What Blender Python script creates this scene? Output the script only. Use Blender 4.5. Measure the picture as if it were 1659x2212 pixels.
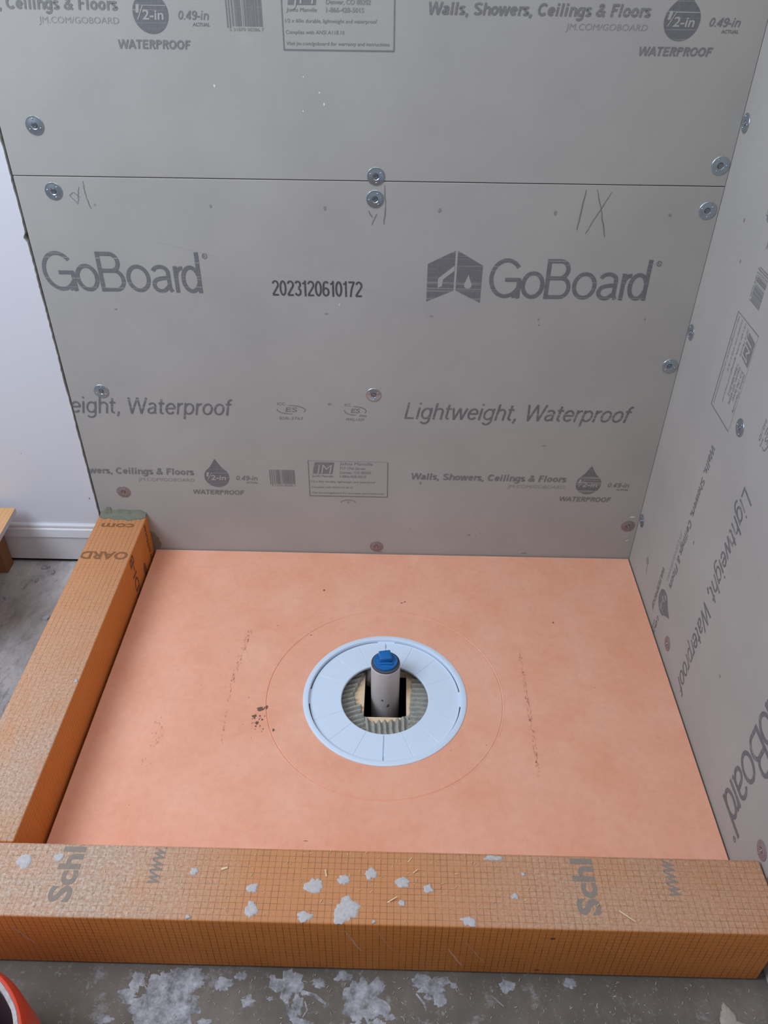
import bpy, bmesh, math, random
from mathutils import Vector, Matrix, noise
from math import sin, cos, pi, radians

for o in list(bpy.data.objects):
    bpy.data.objects.remove(o)
SC = bpy.context.scene
COL = SC.collection

# ------------------------------------------------------------------ camera
cam_d = bpy.data.cameras.new('camera')
cam = bpy.data.objects.new('camera', cam_d)
COL.objects.link(cam)
_r = Vector((0.99975329, 0.02009578, 0.00946156))
_u = Vector((-0.01976965, 0.61088482, 0.79147261))
_f = Vector((-0.01012534, 0.7914644, -0.6111314))
M = Matrix((_r, _u, -_f)).transposed().to_4x4()
M.translation = Vector((-0.58639377, -1.51549161, 1.2986569))
cam.matrix_world = M
cam_d.sensor_fit = 'HORIZONTAL'
cam_d.sensor_width = 36
cam_d.lens = 37.817
cam_d.clip_start = 0.02
SC.camera = cam

# ------------------------------------------------------------------ light
SC.view_settings.view_transform = 'Standard'
SC.view_settings.look = 'None'
SC.view_settings.gamma = 1
SC.view_settings.use_curve_mapping = False
SC.view_settings.exposure = 0.0

world = bpy.data.worlds.new('world')
SC.world = world
world.use_nodes = True
bg = world.node_tree.nodes['Background']
bg.inputs[0].default_value = (0.86, 0.90, 0.96, 1)
bg.inputs[1].default_value = 0.26

def area(name, loc, target, sx, sy, power, color):
    d = bpy.data.lights.new(name, 'AREA')
    d.shape = 'RECTANGLE'
    d.size, d.size_y, d.energy, d.color = sx, sy, power, color
    o = bpy.data.objects.new(name, d)
    COL.objects.link(o)
    o.location = loc
    o.rotation_euler = (Vector(target) - Vector(loc)).to_track_quat('-Z', 'Y').to_euler()
    return o
area('window_daylight', (-2.15, -1.05, 1.95), (-0.7, -0.2, 0.35), 1.2, 1.1, 40, (0.78, 0.88, 1.0))
area('ceiling_lamp', (-0.75, -0.75, 2.35), (-0.75, -0.7, 0), 1.3, 0.9, 8.5, (1.0, 0.92, 0.82))

# ------------------------------------------------------------------ helpers
def link(o, parent=None):
    COL.objects.link(o)
    if parent is not None:
        o.parent = parent
    return o

def tag(o, label=None, cat=None, group=None, kind=None):
    if label: o['label'] = label
    if cat: o['category'] = cat
    if group: o['group'] = group
    if kind: o['kind'] = kind
    return o

def obj(name, bm, mats, parent=None, smooth=False, matrix=None):
    me = bpy.data.meshes.new(name)
    bm.normal_update()
    bm.to_mesh(me)
    bm.free()
    for m in (mats if isinstance(mats, (list, tuple)) else [mats]):
        me.materials.append(m)
    if smooth:
        for p in me.polygons: p.use_smooth = True
        try: me.set_sharp_from_angle(angle=radians(38))
        except Exception: pass
    o = bpy.data.objects.new(name, me)
    if matrix is not None: o.matrix_world = matrix
    return link(o, parent)

def empty(name, loc, parent=None):
    o = bpy.data.objects.new(name, None)
    o.empty_display_size = 0.02
    o.location = loc
    return link(o, parent)

def box(bm, x0, x1, y0, y1, z0, z1, bevel=0, seg=2, mi=0):
    ret = bmesh.ops.create_cube(bm, size=1)
    vs = ret['verts']
    for v in vs:
        v.co = Vector(((x0 + x1) / 2 + v.co.x * (x1 - x0), (y0 + y1) / 2 + v.co.y * (y1 - y0), (z0 + z1) / 2 + v.co.z * (z1 - z0)))
    fs = {f for v in vs for f in v.link_faces}
    for f in fs: f.material_index = mi
    if bevel:
        es = list({e for v in vs for e in v.link_edges})
        bmesh.ops.bevel(bm, geom=es, offset=bevel, segments=seg, profile=0.5, affect='EDGES')

def lathe(bm, prof, seg=48, center=(0, 0, 0), close=False, mi=0):
    rings = []
    for r, z in prof:
        if r < 1e-6:
            rings.append([bm.verts.new((center[0], center[1], center[2] + z))])
        else:
            rings.append([bm.verts.new((center[0] + r * cos(2 * pi * k / seg), center[1] + r * sin(2 * pi * k / seg), center[2] + z)) for k in range(seg)])
    pairs = list(zip(rings[:-1], rings[1:]))
    if close: pairs.append((rings[-1], rings[0]))
    for a, b in pairs:
        for k in range(seg):
            k2 = (k + 1) % seg
            if len(a) == 1 and len(b) == 1: continue
            if len(a) == 1: f = bm.faces.new((a[0], b[k], b[k2]))
            elif len(b) == 1: f = bm.faces.new((a[k], a[k2], b[0]))
            else: f = bm.faces.new((a[k], a[k2], b[k2], b[k]))
            f.material_index = mi

def extrude_poly(bm, pts, z0, z1, mi=0):
    a = [bm.verts.new((x, y, z0)) for x, y in pts]
    b = [bm.verts.new((x, y, z1)) for x, y in pts]
    n = len(pts)
    bm.faces.new(b).material_index = mi
    bm.faces.new(list(reversed(a))).material_index = mi
    for i in range(n):
        j = (i + 1) % n
        bm.faces.new((a[i], a[j], b[j], b[i])).material_index = mi

# ------------------------------------------------------------------ materials
class NT:
    def __init__(s, name):
        s.m = bpy.data.materials.new(name)
        s.m.use_nodes = True
        s.t = s.m.node_tree
        s.b = s.t.nodes['Principled BSDF']
        s.co = s.t.nodes.new('ShaderNodeTexCoord').outputs['Object']
    def n(s, typ, **kw):
        nd = s.t.nodes.new(typ)
        for k, v in kw.items():
            if k.startswith('i_'):
                key = k[2:]
                nd.inputs[int(key) if key.isdigit() else key].default_value = v
            else: setattr(nd, k, v)
        return nd
    def l(s, a, b): s.t.links.new(a, b)
    def noise(s, scale, detail=3, rough=0.55, vec=None, stretch=None):
        nd = s.n('ShaderNodeTexNoise', i_Scale=scale, i_Detail=detail, i_Roughness=rough)
        v = vec or s.co
        if stretch:
            mp = s.n('ShaderNodeMapping'); mp.inputs['Scale'].default_value = stretch
            s.l(v, mp.inputs[0]); v = mp.outputs[0]
        s.l(v, nd.inputs['Vector'])
        return nd.outputs['Fac']
    def ramp(s, fac, *stops):
        nd = s.n('ShaderNodeValToRGB')
        e = nd.color_ramp.elements
        while len(e) < len(stops): e.new(0.5)
        for k, (p, c) in enumerate(stops):
            e[k].position = p
            e[k].color = (c, c, c, 1) if isinstance(c, (int, float)) else (*c, 1)
        s.l(fac, nd.inputs[0])
        return nd.outputs[0]
    def mix(s, fac, a, b, mode='MIX'):
        nd = s.n('ShaderNodeMix', data_type='RGBA', blend_type=mode)
        for v, k in ((fac, 0), (a, 6), (b, 7)):
            if hasattr(v, 'links'): s.l(v, nd.inputs[k])
            elif isinstance(v, (int, float)) : nd.inputs[k].default_value = v
            else: nd.inputs[k].default_value = (*v, 1)
        return nd.outputs[2]
    def math(s, op, a, b=0.0, c=None):
        nd = s.n('ShaderNodeMath', operation=op)
        for v, k in ((a, 0), (b, 1), (c, 2)):
            if v is None: continue
            if hasattr(v, 'links'): s.l(v, nd.inputs[k])
            else: nd.inputs[k].default_value = v
        return nd.outputs[0]
    def bump(s, h, strength=0.3, dist=0.001):
        nd = s.n('ShaderNodeBump'); nd.inputs['Strength'].default_value = strength; nd.inputs['Distance'].default_value = dist
        s.l(h, nd.inputs['Height']); s.l(nd.outputs[0], s.b.inputs['Normal'])
    def color(s, c):
        if hasattr(c, 'links'): s.l(c, s.b.inputs['Base Color'])
        else: s.b.inputs['Base Color'].default_value = (*c, 1)
    def rough(s, r, spec=0.3, metal=0):
        s.b.inputs['Roughness'].default_value = r
        s.b.inputs['Specular IOR Level'].default_value = spec
        s.b.inputs['Metallic'].default_value = metal

def srgb(r, g, b):
    f = lambda c: (c / 255 / 12.92) if c <= 10 else ((c / 255 + 0.055) / 1.055) ** 2.4
    return (f(r), f(g), f(b))

def simple(name, c, rough=0.7, spec=0.3, metal=0, var=0.0, scale=60, bump=0):
    t = NT(name)
    if var:
        k = tuple(x * (1 - var) for x in c); g = tuple(min(1, x * (1 + var)) for x in c)
        t.color(t.mix(t.noise(scale), k, g))
    else: t.color(c)
    t.rough(rough, spec, metal)
    if bump: t.bump(t.noise(scale * 2), bump)
    return t.m

BOARD_A, BOARD_B = srgb(164, 163, 161), srgb(173, 172, 169)
def board_mat():
    t = NT('grey_board_facer')
    c = t.mix(t.ramp(t.noise(5, 4), (0.3, 0.0), (0.7, 1.0)), BOARD_A, BOARD_B)
    c = t.mix(t.ramp(t.noise(420, 2), (0.35, 0.0), (0.75, 0.22)), c, srgb(140, 139, 138))
    c = t.mix(t.ramp(t.noise(14, 5, 0.7), (0.62, 0.0), (0.8, 0.25)), c, srgb(188, 186, 184))
    t.color(c); t.rough(0.75, 0.25)
    t.bump(t.noise(700, 2), 0.12, 0.0005)
    return t.m
M_BOARD = board_mat()

def ink_mat(name, c, keep, streak):
    # printed ink: worn through to the board in fine horizontal streaks
    t = NT(name)
    a = t.ramp(t.noise(160, 3, 0.7), (0.35, keep), (0.65, min(1, keep + 0.12)))
    s = t.ramp(t.noise(1, 2, 0.6, stretch=(3, 3, 330)), (0.58, 1.0), (0.66, 1 - streak))
    t.color(t.mix(t.math('MULTIPLY', a, s), BOARD_A, c))
    t.rough(0.7, 0.25)
    return t.m
M_INK = ink_mat('dark_print_ink', srgb(98, 100, 106), 0.78, 0.75)
M_INK2 = ink_mat('medium_print_ink', srgb(102, 103, 108), 0.66, 0.35)
M_FAINT = ink_mat('faint_print_ink', srgb(112, 113, 117), 0.42, 0.4)
M_CODE = ink_mat('black_code_ink', srgb(72, 72, 78), 0.86, 0.1)
M_PENCIL = ink_mat('pencil_line', srgb(98, 97, 100), 0.62, 0.0)
M_SMUDGE = ink_mat('dirt_smudge', srgb(118, 114, 110), 0.5, 0.0)
M_EDGE = simple('board_foam_edge', srgb(120, 112, 104), 0.9, var=0.1)

def drywall_mat():
    t = NT('white_painted_drywall')
    c = t.mix(t.noise(3, 3), srgb(208, 210, 220), srgb(216, 218, 226))
    t.color(c); t.rough(0.6, 0.3)
    t.bump(t.noise(45, 4), 0.08, 0.002)
    return t.m
M_DRY = drywall_mat()
M_TRIM = simple('gloss_white_trim', srgb(206, 208, 214), 0.45, 0.4, var=0.03, scale=30, bump=0.06)
M_PLASTER = simple('torn_gypsum_edge', srgb(206, 203, 198), 0.9, var=0.08, scale=200)
M_DARK = simple('dark_gap', srgb(34, 30, 29), 0.95, 0.1)  # near-black paints the shade inside wall and baseboard gaps
M_VOID = simple('dark_void', srgb(14, 13, 14), 0.95, 0.05)

def orange_mat(name, dust_stops_x=None, dust_stops_y=None, base=(220, 138, 70), dark=(204, 120, 54), linew=(1.0, 0.85, 0.6), film=0.42):
    # orange fleece board with a printed 1 cm grid; sawdust lies on the upward faces
    t = NT(name)
    sep = t.n('ShaderNodeSeparateXYZ'); t.l(t.co, sep.inputs[0])
    geo = t.n('ShaderNodeNewGeometry'); sn = t.n('ShaderNodeSeparateXYZ'); t.l(geo.outputs['Normal'], sn.inputs[0])
    lines = None
    for k, per in ((0, 0.0102), (1, 0.0093), (2, 0.0098)):
        fr = t.math('FRACT', t.math('DIVIDE', t.math('ADD', sep.outputs[k], 3.0), per))
        d = t.math('ABSOLUTE', t.math('SUBTRACT', fr, 0.5))
        ln = t.math('GREATER_THAN', d, 0.452)
        on = t.math('LESS_THAN', t.math('ABSOLUTE', sn.outputs[k]), 0.5)
        ln = t.math('MULTIPLY', t.math('MULTIPLY', ln, on), linew[k])
        lines = ln if lines is None else t.math('MAXIMUM', lines, ln)
    brk = t.ramp(t.noise(35, 3), (0.38, 0.35), (0.6, 0.9))
    lines = t.math('MULTIPLY', lines, brk)
    c = t.mix(t.noise(12, 4), srgb(*dark), srgb(*base))
    c = t.mix(t.ramp(t.noise(500, 2), (0.4, 0.0), (0.7, 0.25)), c, srgb(236, 164, 100))
    c = t.mix(lines, c, srgb(134, 82, 42))
    up = t.ramp(sn.outputs[2], (0.4, 0.0), (0.9, 1.0))
    # a film of fine dust dulls everything that faces up
    c = t.mix(t.math('MULTIPLY', up, film), c, srgb(172, 138, 112))
    c = t.mix(t.math('MULTIPLY', lines, 0.45), c, srgb(128, 82, 48))
    dens = None
    for stops, idx in ((dust_stops_x, 0), (dust_stops_y, 1)):
        if stops:
            v = t.math('MULTIPLY', sep.outputs[idx], -1.0 / 1.3)     # 0 at origin, 1 at -1.3 m
            r = t.ramp(v, *stops)
            dens = r if dens is None else t.math('MAXIMUM', dens, r)
    if dens is not None:
        big = t.ramp(t.noise(9, 4, 0.6), (0.24, 0.15), (0.52, 1.0))
        fine = t.ramp(t.noise(230, 4, 0.8), (0.34, 0.35), (0.54, 1.0))
        dd = t.math('MULTIPLY', t.math('MULTIPLY', dens, up), t.math('MULTIPLY', t.math('ADD', t.math('MULTIPLY', big, 0.7), 0.3), fine))
        dcol = t.mix(t.ramp(t.noise(190, 4, 0.8), (0.35, 0.0), (0.62, 1.0)), srgb(164, 143, 128), srgb(214, 194, 178))
        c = t.mix(t.math('MULTIPLY', dd, 0.92), c, dcol)
        c = t.mix(t.math('MULTIPLY', t.math('MULTIPLY', lines, up), 0.35), c, srgb(132, 92, 62))
        t.bump(t.math('MULTIPLY', t.noise(210, 4, 0.8), t.math('ADD', dd, 0.1)), 0.75, 0.0015)
    t.color(c); t.rough(0.8, 0.2)
    return t.m
M_ORF = orange_mat('orange_board_front_curb', dust_stops_x=((0.0, 0.42), (0.24, 0.60), (0.36, 0.25), (0.45, 0.08), (0.60, 0.10), (0.68, 0.55), (0.78, 1.0), (1.0, 1.0)))
M_ORL = orange_mat('orange_board_side_curb', dust_stops_y=((0.0, 0.04), (0.15, 0.14), (0.30, 0.38), (0.42, 0.62), (0.52, 0.95)), linew=(1.0, 0.3, 0.5))
M_ORS = orange_mat('orange_board_scrap', base=(222, 176, 128), dark=(214, 164, 114), linew=(.6, .1, .1), film=.25)
M_KINK = simple('grey_brown_curb_print', srgb(140, 128, 118), 0.8, var=0.2, scale=200)
M_KINKB = simple('brown_curb_print', srgb(136, 92, 60), 0.8, var=0.2, scale=200)
M_KINKD = simple('dark_curb_print', srgb(122, 80, 54), 0.8, var=0.15, scale=200)

def pan_mat():
    t = NT('peach_fleece_tray')
    c = t.mix(t.ramp(t.noise(7, 5, 0.65), (0.35, 0.0), (0.65, 1.0)), srgb(232, 167, 138), srgb(240, 184, 160))
    c = t.mix(t.ramp(t.noise(28, 4, 0.6), (0.55, 0.0), (0.72, 0.30)), c, srgb(238, 160, 116))
    c = t.mix(t.ramp(t.noise(70, 4, 0.7), (0.35, 0.0), (0.7, 0.35)), c, srgb(218, 152, 126))
    c = t.mix(t.ramp(t.noise(600, 2), (0.4, 0.0), (0.7, 0.15)), c, srgb(224, 150, 120))
    t.color(c); t.rough(0.85, 0.2)
    t.bump(t.noise(500, 3), 0.15, 0.0005)
    return t.m
M_PAN = pan_mat()
M_DIRT = simple('grey_dirt_mark', srgb(120, 92, 80), 0.9, var=0.25, scale=400)
M_DIRT2 = simple('faint_grey_print', srgb(216, 154, 130), 0.9, var=0.1, scale=400)

def floor_mat():
    t = NT('dusty_subfloor')
    c = t.mix(t.ramp(t.noise(6, 5, 0.65), (0.3, 0.0), (0.7, 1.0)), srgb(92, 88, 82), srgb(128, 121, 114))
    c = t.mix(t.ramp(t.noise(40, 4, 0.7, stretch=(1, 0.35, 1)), (0.35, 0.0), (0.65, 0.55)), c, srgb(100, 92, 84))
    sep = t.n('ShaderNodeSeparateXYZ'); t.l(t.co, sep.inputs[0])
    # plaster dust swept along the old wall, thinning out towards the room
    near = t.ramp(t.math('MULTIPLY', sep.outputs[1], -1.0), (0.0, 1.0), (0.10, 0.75), (0.2, 0.30), (0.8, 0.28), (0.95, 0.0))
    m = t.math('MULTIPLY', near, t.ramp(t.noise(14, 5, 0.75), (0.30, 0.3), (0.6, 1.0)))
    c = t.mix(m, c, srgb(176, 177, 181))
    leftside = t.math('MULTIPLY', t.ramp(t.math('MULTIPLY', sep.outputs[0], -0.5), (0.62, 0.0), (0.66, 1.0)), t.ramp(t.noise(18, 6, 0.75, stretch=(1, 0.5, 1)), (0.36, 0.05), (0.60, 0.95)))
    c = t.mix(leftside, c, srgb(166, 161, 162))
    crack = t.math('MULTIPLY', t.ramp(t.math('MULTIPLY', sep.outputs[0], -0.5), (0.62, 0.0), (0.66, 1.0)), t.ramp(t.noise(26, 6, 0.8, stretch=(1.0, 0.3, 1)), (0.34, 0.8), (0.44, 0.0)))
    c = t.mix(crack, c, srgb(92, 92, 98))
    nearwall = t.math('MULTIPLY', leftside, t.ramp(t.math('MULTIPLY', sep.outputs[1], -1.0), (0.0, 1.0), (0.16, 0.0)))
    c = t.mix(nearwall, c, srgb(206, 208, 214))
    wide = t.ramp(t.noise(22, 6, 0.75), (0.56, 0.0), (0.64, 0.55))
    c = t.mix(wide, c, srgb(150, 150, 154))
    sp = t.ramp(t.noise(120, 4, 0.8), (0.60, 0.0), (0.70, 0.55))
    c = t.mix(sp, c, srgb(166, 166, 168))
    t.color(c); t.rough(0.8, 0.3)
    t.bump(t.noise(130, 4, 0.7), 0.5, 0.002)
    return t.m
M_FLOOR = floor_mat()
M_PLY = simple('raw_plywood', srgb(226, 200, 168), 0.8, var=0.07, scale=40)
def thin_mat(name, a, b, sc=80, bump=0.4):
    t = NT(name)
    t.color(t.mix(t.ramp(t.noise(sc, 4, 0.7), (0.3, 0.0), (0.7, 1.0)), a, b)); t.rough(0.8, 0.25)
    t.bump(t.noise(sc * 4, 4, 0.7), bump, 0.0008)
    return t.m
M_THIN = thin_mat('grey_thinset', srgb(150, 150, 145), srgb(176, 175, 168), 200)
M_SMEAR = thin_mat('green_grey_thinset', srgb(106, 108, 96), srgb(124, 125, 111), 120)
M_SPLASH = thin_mat('pale_thinset_splash', srgb(104, 103, 104), srgb(186, 189, 198), 55)
M_SPLASH2 = thin_mat('beige_thinset_lump', srgb(160, 152, 144), srgb(178, 170, 162), 60)
M_SPOT = thin_mat('white_thinset_spot', srgb(176, 172, 172), srgb(200, 195, 197), 150)
M_RING = simple('white_plastic', srgb(211, 227, 247), 0.42, 0.4)
M_PIPE = simple('white_pvc', srgb(216, 210, 210), 0.4, 0.4, var=0.05, scale=30)
M_BLUE = simple('blue_plug_plastic', srgb(20, 104, 176), 0.35, 0.5)
M_RUB_SHADE = simple('rubber_and_slot_shade', srgb(74, 80, 86), 0.6, 0.3)
M_METAL = simple('galvanised_washer', srgb(176, 188, 198), 0.30, 0.5, metal=0.9, var=0.1, scale=90)
M_SCREW = simple('zinc_screw', srgb(150, 155, 162), 0.3, 0.5, metal=0.9)
M_TRAY_TINT = simple('reflected_pink_washer', srgb(140, 127, 128), 0.45, 0.4, metal=0.2, var=0.12, scale=90)  # pink of the tray's reflection put into the washer colour
M_CHIP = simple('pale_wood_shaving', srgb(222, 198, 158), 0.9, var=0.1, scale=30)
M_WCHIP = simple('white_foam_chip', srgb(226, 224, 222), 0.9)
M_RED = simple('red_orange_plastic', srgb(214, 70, 48), 0.4, 0.5)
M_BIN = simple('dark_bucket_inside', srgb(84, 60, 66), 0.8, var=0.2, scale=20)  # inside darker than the red body
M_CRUST = thin_mat('dried_mortar_crust', srgb(150, 142, 142), srgb(196, 188, 188), 60)

# ------------------------------------------------------------------ printed marks (in plane coordinates u, v)
DG = bpy.context.evaluated_depsgraph_get
_tc = {}
def text_mesh(s, bold):
    key = (s, bold)
    if key in _tc: return _tc[key]
    cu = bpy.data.curves.new('t', 'FONT')
    cu.body = s; cu.size = 1; cu.resolution_u = 3; cu.offset = bold; cu.dimensions = '2D'; cu.fill_mode = 'FRONT'
    o = bpy.data.objects.new('t', cu)
    COL.objects.link(o)
    ev = o.evaluated_get(DG())
    me = ev.to_mesh()
    vs = [(v.co.x, v.co.y) for v in me.vertices]
    fs = [tuple(p.vertices) for p in me.polygons]
    ev.to_mesh_clear()
    bpy.data.objects.remove(o)
    bpy.data.curves.remove(cu)
    _tc[key] = (vs, fs)
    return _tc[key]

class Flat:
    """polygons in a plane, each with a material slot"""
    def __init__(s): s.p = []; s.k = 0      # (pts, mi)
    def poly(s, pts, mi=0): s.p.append(([tuple(p) for p in pts], mi))
    def rect(s, u0, u1, v0, v1, mi=0): s.poly([(u0, v0), (u1, v0), (u1, v1), (u0, v1)], mi)
    def text(s, body, u0, u1, v, h, shear=0.0, bold=0.0, mi=0):
        vs, fs = text_mesh(body, bold)
        x0 = min(p[0] for p in vs); x1 = max(p[0] for p in vs)
        k = (u1 - u0) / (x1 - x0); ky = h / 0.72
        pts = [(u0 + (x - x0) * k + shear * y * ky, v + y * ky) for x, y in vs]
        for f in fs: s.poly([pts[i] for i in f], mi)
    def stroke(s, pts, w, mi=0, taper=False):
        n = len(pts); L = []; R_ = []
        for i, p in enumerate(pts):
            a = Vector(pts[max(i - 1, 0)]); b = Vector(pts[min(i + 1, n - 1)])
            d = (b - a).normalized(); nrm = Vector((-d.y, d.x))
            ww = w / 2
            if taper: ww *= 0.35 + 0.65 * sin(pi * (0.12 + 0.76 * i / (n - 1)))
            L.append(Vector(p) + nrm * ww); R_.append(Vector(p) - nrm * ww)
        s.k = (s.k + 1) % 9
        for i in range(n - 1): s.poly([R_[i], R_[i + 1], L[i + 1], L[i]], mi + s.k * 0.12)
    def blob(s, u, v, ru, rv, seed, n=14, rough=0.35, mi=0):
        rr = random.Random(seed)
        s.poly([(u + ru * cos(2 * pi * k / n) * (1 - rough + rough * 2 * rr.random()) * 0.9, v + rv * sin(2 * pi * k / n) * (1 - rough + rough * 2 * rr.random()) * 0.9) for k in range(n)], mi)

def arc(cx, cy, rx, ry, a0, a1, n=18):
    return [(cx + rx * cos(radians(a0 + (a1 - a0) * i / n)), cy + ry * sin(radians(a0 + (a1 - a0) * i / n))) for i in range(n + 1)]

def goboard(F, u0, u1, v, h):
    W = 4.02; w = 0.100
    kx = (u1 - u0) / W; ky = h
    def st(pts): F.stroke([(u0 + x * kx, v + y * ky) for x, y in pts], w * (kx + ky) / 2)
    st(arc(0.42, 0.5, 0.37, 0.45, 38, 325, 30))                      # G
    st([(0.72, 0.245), (0.76, 0.10)]); st([(0.40, 0.47), (0.78, 0.47)]); st([(0.75, 0.50), (0.75, 0.04), (0.76, 0.0)])
    st([(0.76, 0.10), (0.6, 0.05)])
    st(arc(1.10, 0.345, 0.245, 0.30, 0, 360, 30))                    # o
    st([(1.46, 0.0), (1.46, 1.0)])                                    # B
    st([(1.46, 0.95), (1.75, 0.95)] + arc(1.75, 0.74, 0.19, 0.21, 90, -90, 12) + [(1.46, 0.53)])
    st([(1.46, 0.53), (1.80, 0.53)] + arc(1.80, 0.29, 0.21, 0.24, 90, -90, 12) + [(1.46, 0.05)])
    st(arc(2.40, 0.345, 0.255, 0.30, 0, 360, 30))                    # o
    st(arc(2.98, 0.50, 0.19, 0.15, 165, 0, 10) + [(3.17, 0.12), (3.22, 0.02)])   # a
    st([(3.17, 0.38), (3.0, 0.36)] + arc(2.95, 0.19, 0.17, 0.155, 100, 300, 12) + [(3.14, 0.14), (3.17, 0.2)])
    st([(3.36, 0.0), (3.36, 0.67)]); st([(3.36, 0.42)] + arc(3.52, 0.42, 0.15, 0.20, 175, 80, 8))   # r
    st(arc(3.74, 0.345, 0.20, 0.30, 20, 340, 26)); st([(3.94, 0.0), (3.94, 1.02)])                 # d
    c = (u1 + 0.010, v + h * 0.93)
    F.stroke(arc(c[0], c[1], 0.0042, 0.0048, 0, 360, 16), 0.0013)
    F.text('R', c[0] - 0.0018, c[0] + 0.0018, c[1] - 0.0024, 0.0045, bold=0.02)


def glyph(c, w):
    """(advance, strokes) of a plain grotesque letter; cap height 1, centre lines inset by half the weight w"""
    h = w / 2; xh = 0.72; rx = 0.245 - h * .5
    bowl = lambda cx, a0=0, a1=360: arc(cx, xh / 2, rx, xh / 2 - h, a0, a1, 22)
    X0 = 0.06 + h
    if c == ' ': return 0.30, []
    if c == 'i': return 2 * X0 + .02, [[(X0, 0), (X0, xh)], [(X0, 1 - w), (X0, 1)]]
    if c == 'l': return 2 * X0 + .02, [[(X0, 0), (X0, 1)]]
    if c in 'hn': return 0.60, [[(X0, 0), (X0, 1 if c == 'h' else xh)], [(X0, .40)] + arc(X0 + .19, xh - h - .19, .19, .19, 165, 0, 10) + [(X0 + .38, 0)]]
    if c == 'r': return 0.37, [[(X0, 0), (X0, xh)], [(X0, .38)] + arc(X0 + .20, xh - h - .22, .19, .22, 160, 78, 7)]
    if c == 't': return 0.36, [[(.15, .93), (.15, .16)] + arc(.27, .16, .12, .16 - h, 180, 285, 7), [(.02, xh - h), (.32, xh - h)]]
    if c == 'f': return 0.35, [[(.14, 0), (.14, .80)] + arc(.27, .80, .13, .20 - h, 180, 75, 7), [(.01, xh - h), (.31, xh - h)]]
    if c == 'o': return 0.60, [bowl(.30)]
    if c == 'e': return 0.58, [[(.06 + h, .38), (.30 + rx, .38)], bowl(.30, 4, 320)]
    if c == 'c': return 0.54, [bowl(.30, 40, 320)]
    if c == 'a': return 0.58, [arc(.27, xh - .20, .17, .20 - h, 160, 0, 9) + [(.44, .12), (.49, .03)], [(.44, .42), (.30, .40)] + arc(.24, .21, .15, .21 - h, 95, 300, 12) + [(.42, .14), (.44, .24)]]
    if c == 'g': return 0.61, [bowl(.29), [(.50, xh), (.50, -.04)] + arc(.29, -.05, .21, .21, 0, -150, 12)]
    if c == 'p': return 0.61, [bowl(.32), [(X0, xh), (X0, -.28)]]
    if c == 'd': return 0.61, [bowl(.29), [(.50, 1), (.50, 0)]]
    if c == 's': return 0.52, [arc(.26, xh - .19, .17, .19 - h, 25, 245, 12) + arc(.26, .19, .17, .20 - h, 75, -155, 12)]
    if c == 'w': return 0.82, [[(.04, xh), (.21, .0), (.21, .0)], [(.21, .0), (.40, xh)], [(.40, xh), (.59, 0)], [(.59, 0), (.76, xh)]]
    if c == 'W': return 1.02, [[(.05, 1), (.26, 0)], [(.26, 0), (.51, 1)], [(.51, 1), (.76, 0)], [(.76, 0), (.97, 1)]]
    if c == ',': return 0.28, [[(.15, .13), (.14, 0), (.09, -.16)]]
    if c == '.': return 0.26, [[(.13, 0), (.13, w)]]
    if c == '-': return 0.36, [[(.05, .36), (.31, .36)]]
    if c == 'L': return 0.60, [[(X0, 1), (X0, 0)], [(X0, h), (.54, h)]]
    if c == 'F': return 0.60, [[(X0, 1), (X0, 0)], [(X0, 1 - h), (.56, 1 - h)], [(X0, .52), (.50, .52)]]
    if c == 'E': return 0.66, [[(X0, 1), (X0, 0)], [(X0, 1 - h), (.60, 1 - h)], [(X0, .52), (.56, .52)], [(X0, h), (.61, h)]]
    if c == 'T': return 0.62, [[(.31, 1), (.31, 0)], [(.02, 1 - h), (.60, 1 - h)]]
    if c == 'A': return 0.72, [[(.05, 0), (.36, 1)], [(.36, 1), (.67, 0)], [(.16, .33), (.56, .33)]]
    if c in 'PR':
        st = [[(X0, 1), (X0, 0)], [(X0, 1 - h), (.36, 1 - h)] + arc(.36, .735, .20, .265 - h, 90, -90, 10) + [(X0, .47 + h)]]
        if c == 'R': st.append([(.36, .5), (.60, 0)])
        return 0.66, st
    if c == 'O': return 0.78, [arc(.39, .5, .32 - h * .4, .5 - h, 0, 360, 28)]
    if c == 'C': return 0.74, [arc(.39, .5, .32 - h * .4, .5 - h, 42, 318, 24)]
    if c == 'S': return 0.66, [arc(.33, .735, .24, .265 - h, 20, 250, 14) + arc(.33, .26, .25, .26 - h, 72, -158, 14)]
    if c == '&': return 0.74, [[(.66, 0), (.24, .62)], arc(.33, .80, .12, .20 - h, 215, -35, 12) + [(.40, .62)], [(.42, .66), (.16, .42)], arc(.28, .24, .19, .24 - h, 130, 320, 12), [(.42, .10), (.62, .46)]]
    if c == '0': return 0.56, [arc(.28, .5, .21 - h * .3, .5 - h, 0, 360, 24)]
    if c == '1': return 0.40, [[(.26, 1), (.26, 0)], [(.26, 1 - h), (.20, .84), (.06, .80)]]
    if c == '2': return 0.56, [arc(.28, .72, .20, .28 - h, 165, -35, 12) + [(.07, h + .02)], [(.05, h), (.50, h)]]
    if c == '3': return 0.56, [arc(.27, .745, .18, .255 - h, 160, -80, 12), arc(.27, .275, .20, .275 - h, 85, -160, 12)]
    if c == '6': return 0.56, [arc(.28, .30, .20, .30 - h, 0, 360, 20), [(.08, .30), (.10, .60)] + arc(.29, .72, .18, .28 - h, 160, 35, 10)]
    if c == '7': return 0.54, [[(.05, 1 - h), (.48, 1 - h)], [(.47, .98), (.28, .5), (.20, 0)]]
    if c == '4': return 0.58, [[(.40, 1), (.40, 0)], [(.40, .98), (.05, .30)], [(.04, .27), (.54, .27)]]
    if c == '9': return 0.56, [arc(.28, .70, .20, .30 - h, 0, 360, 20), [(.48, .70), (.46, .40)] + arc(.27, .28, .18, .28 - h, -20, -145, 10)]
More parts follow.
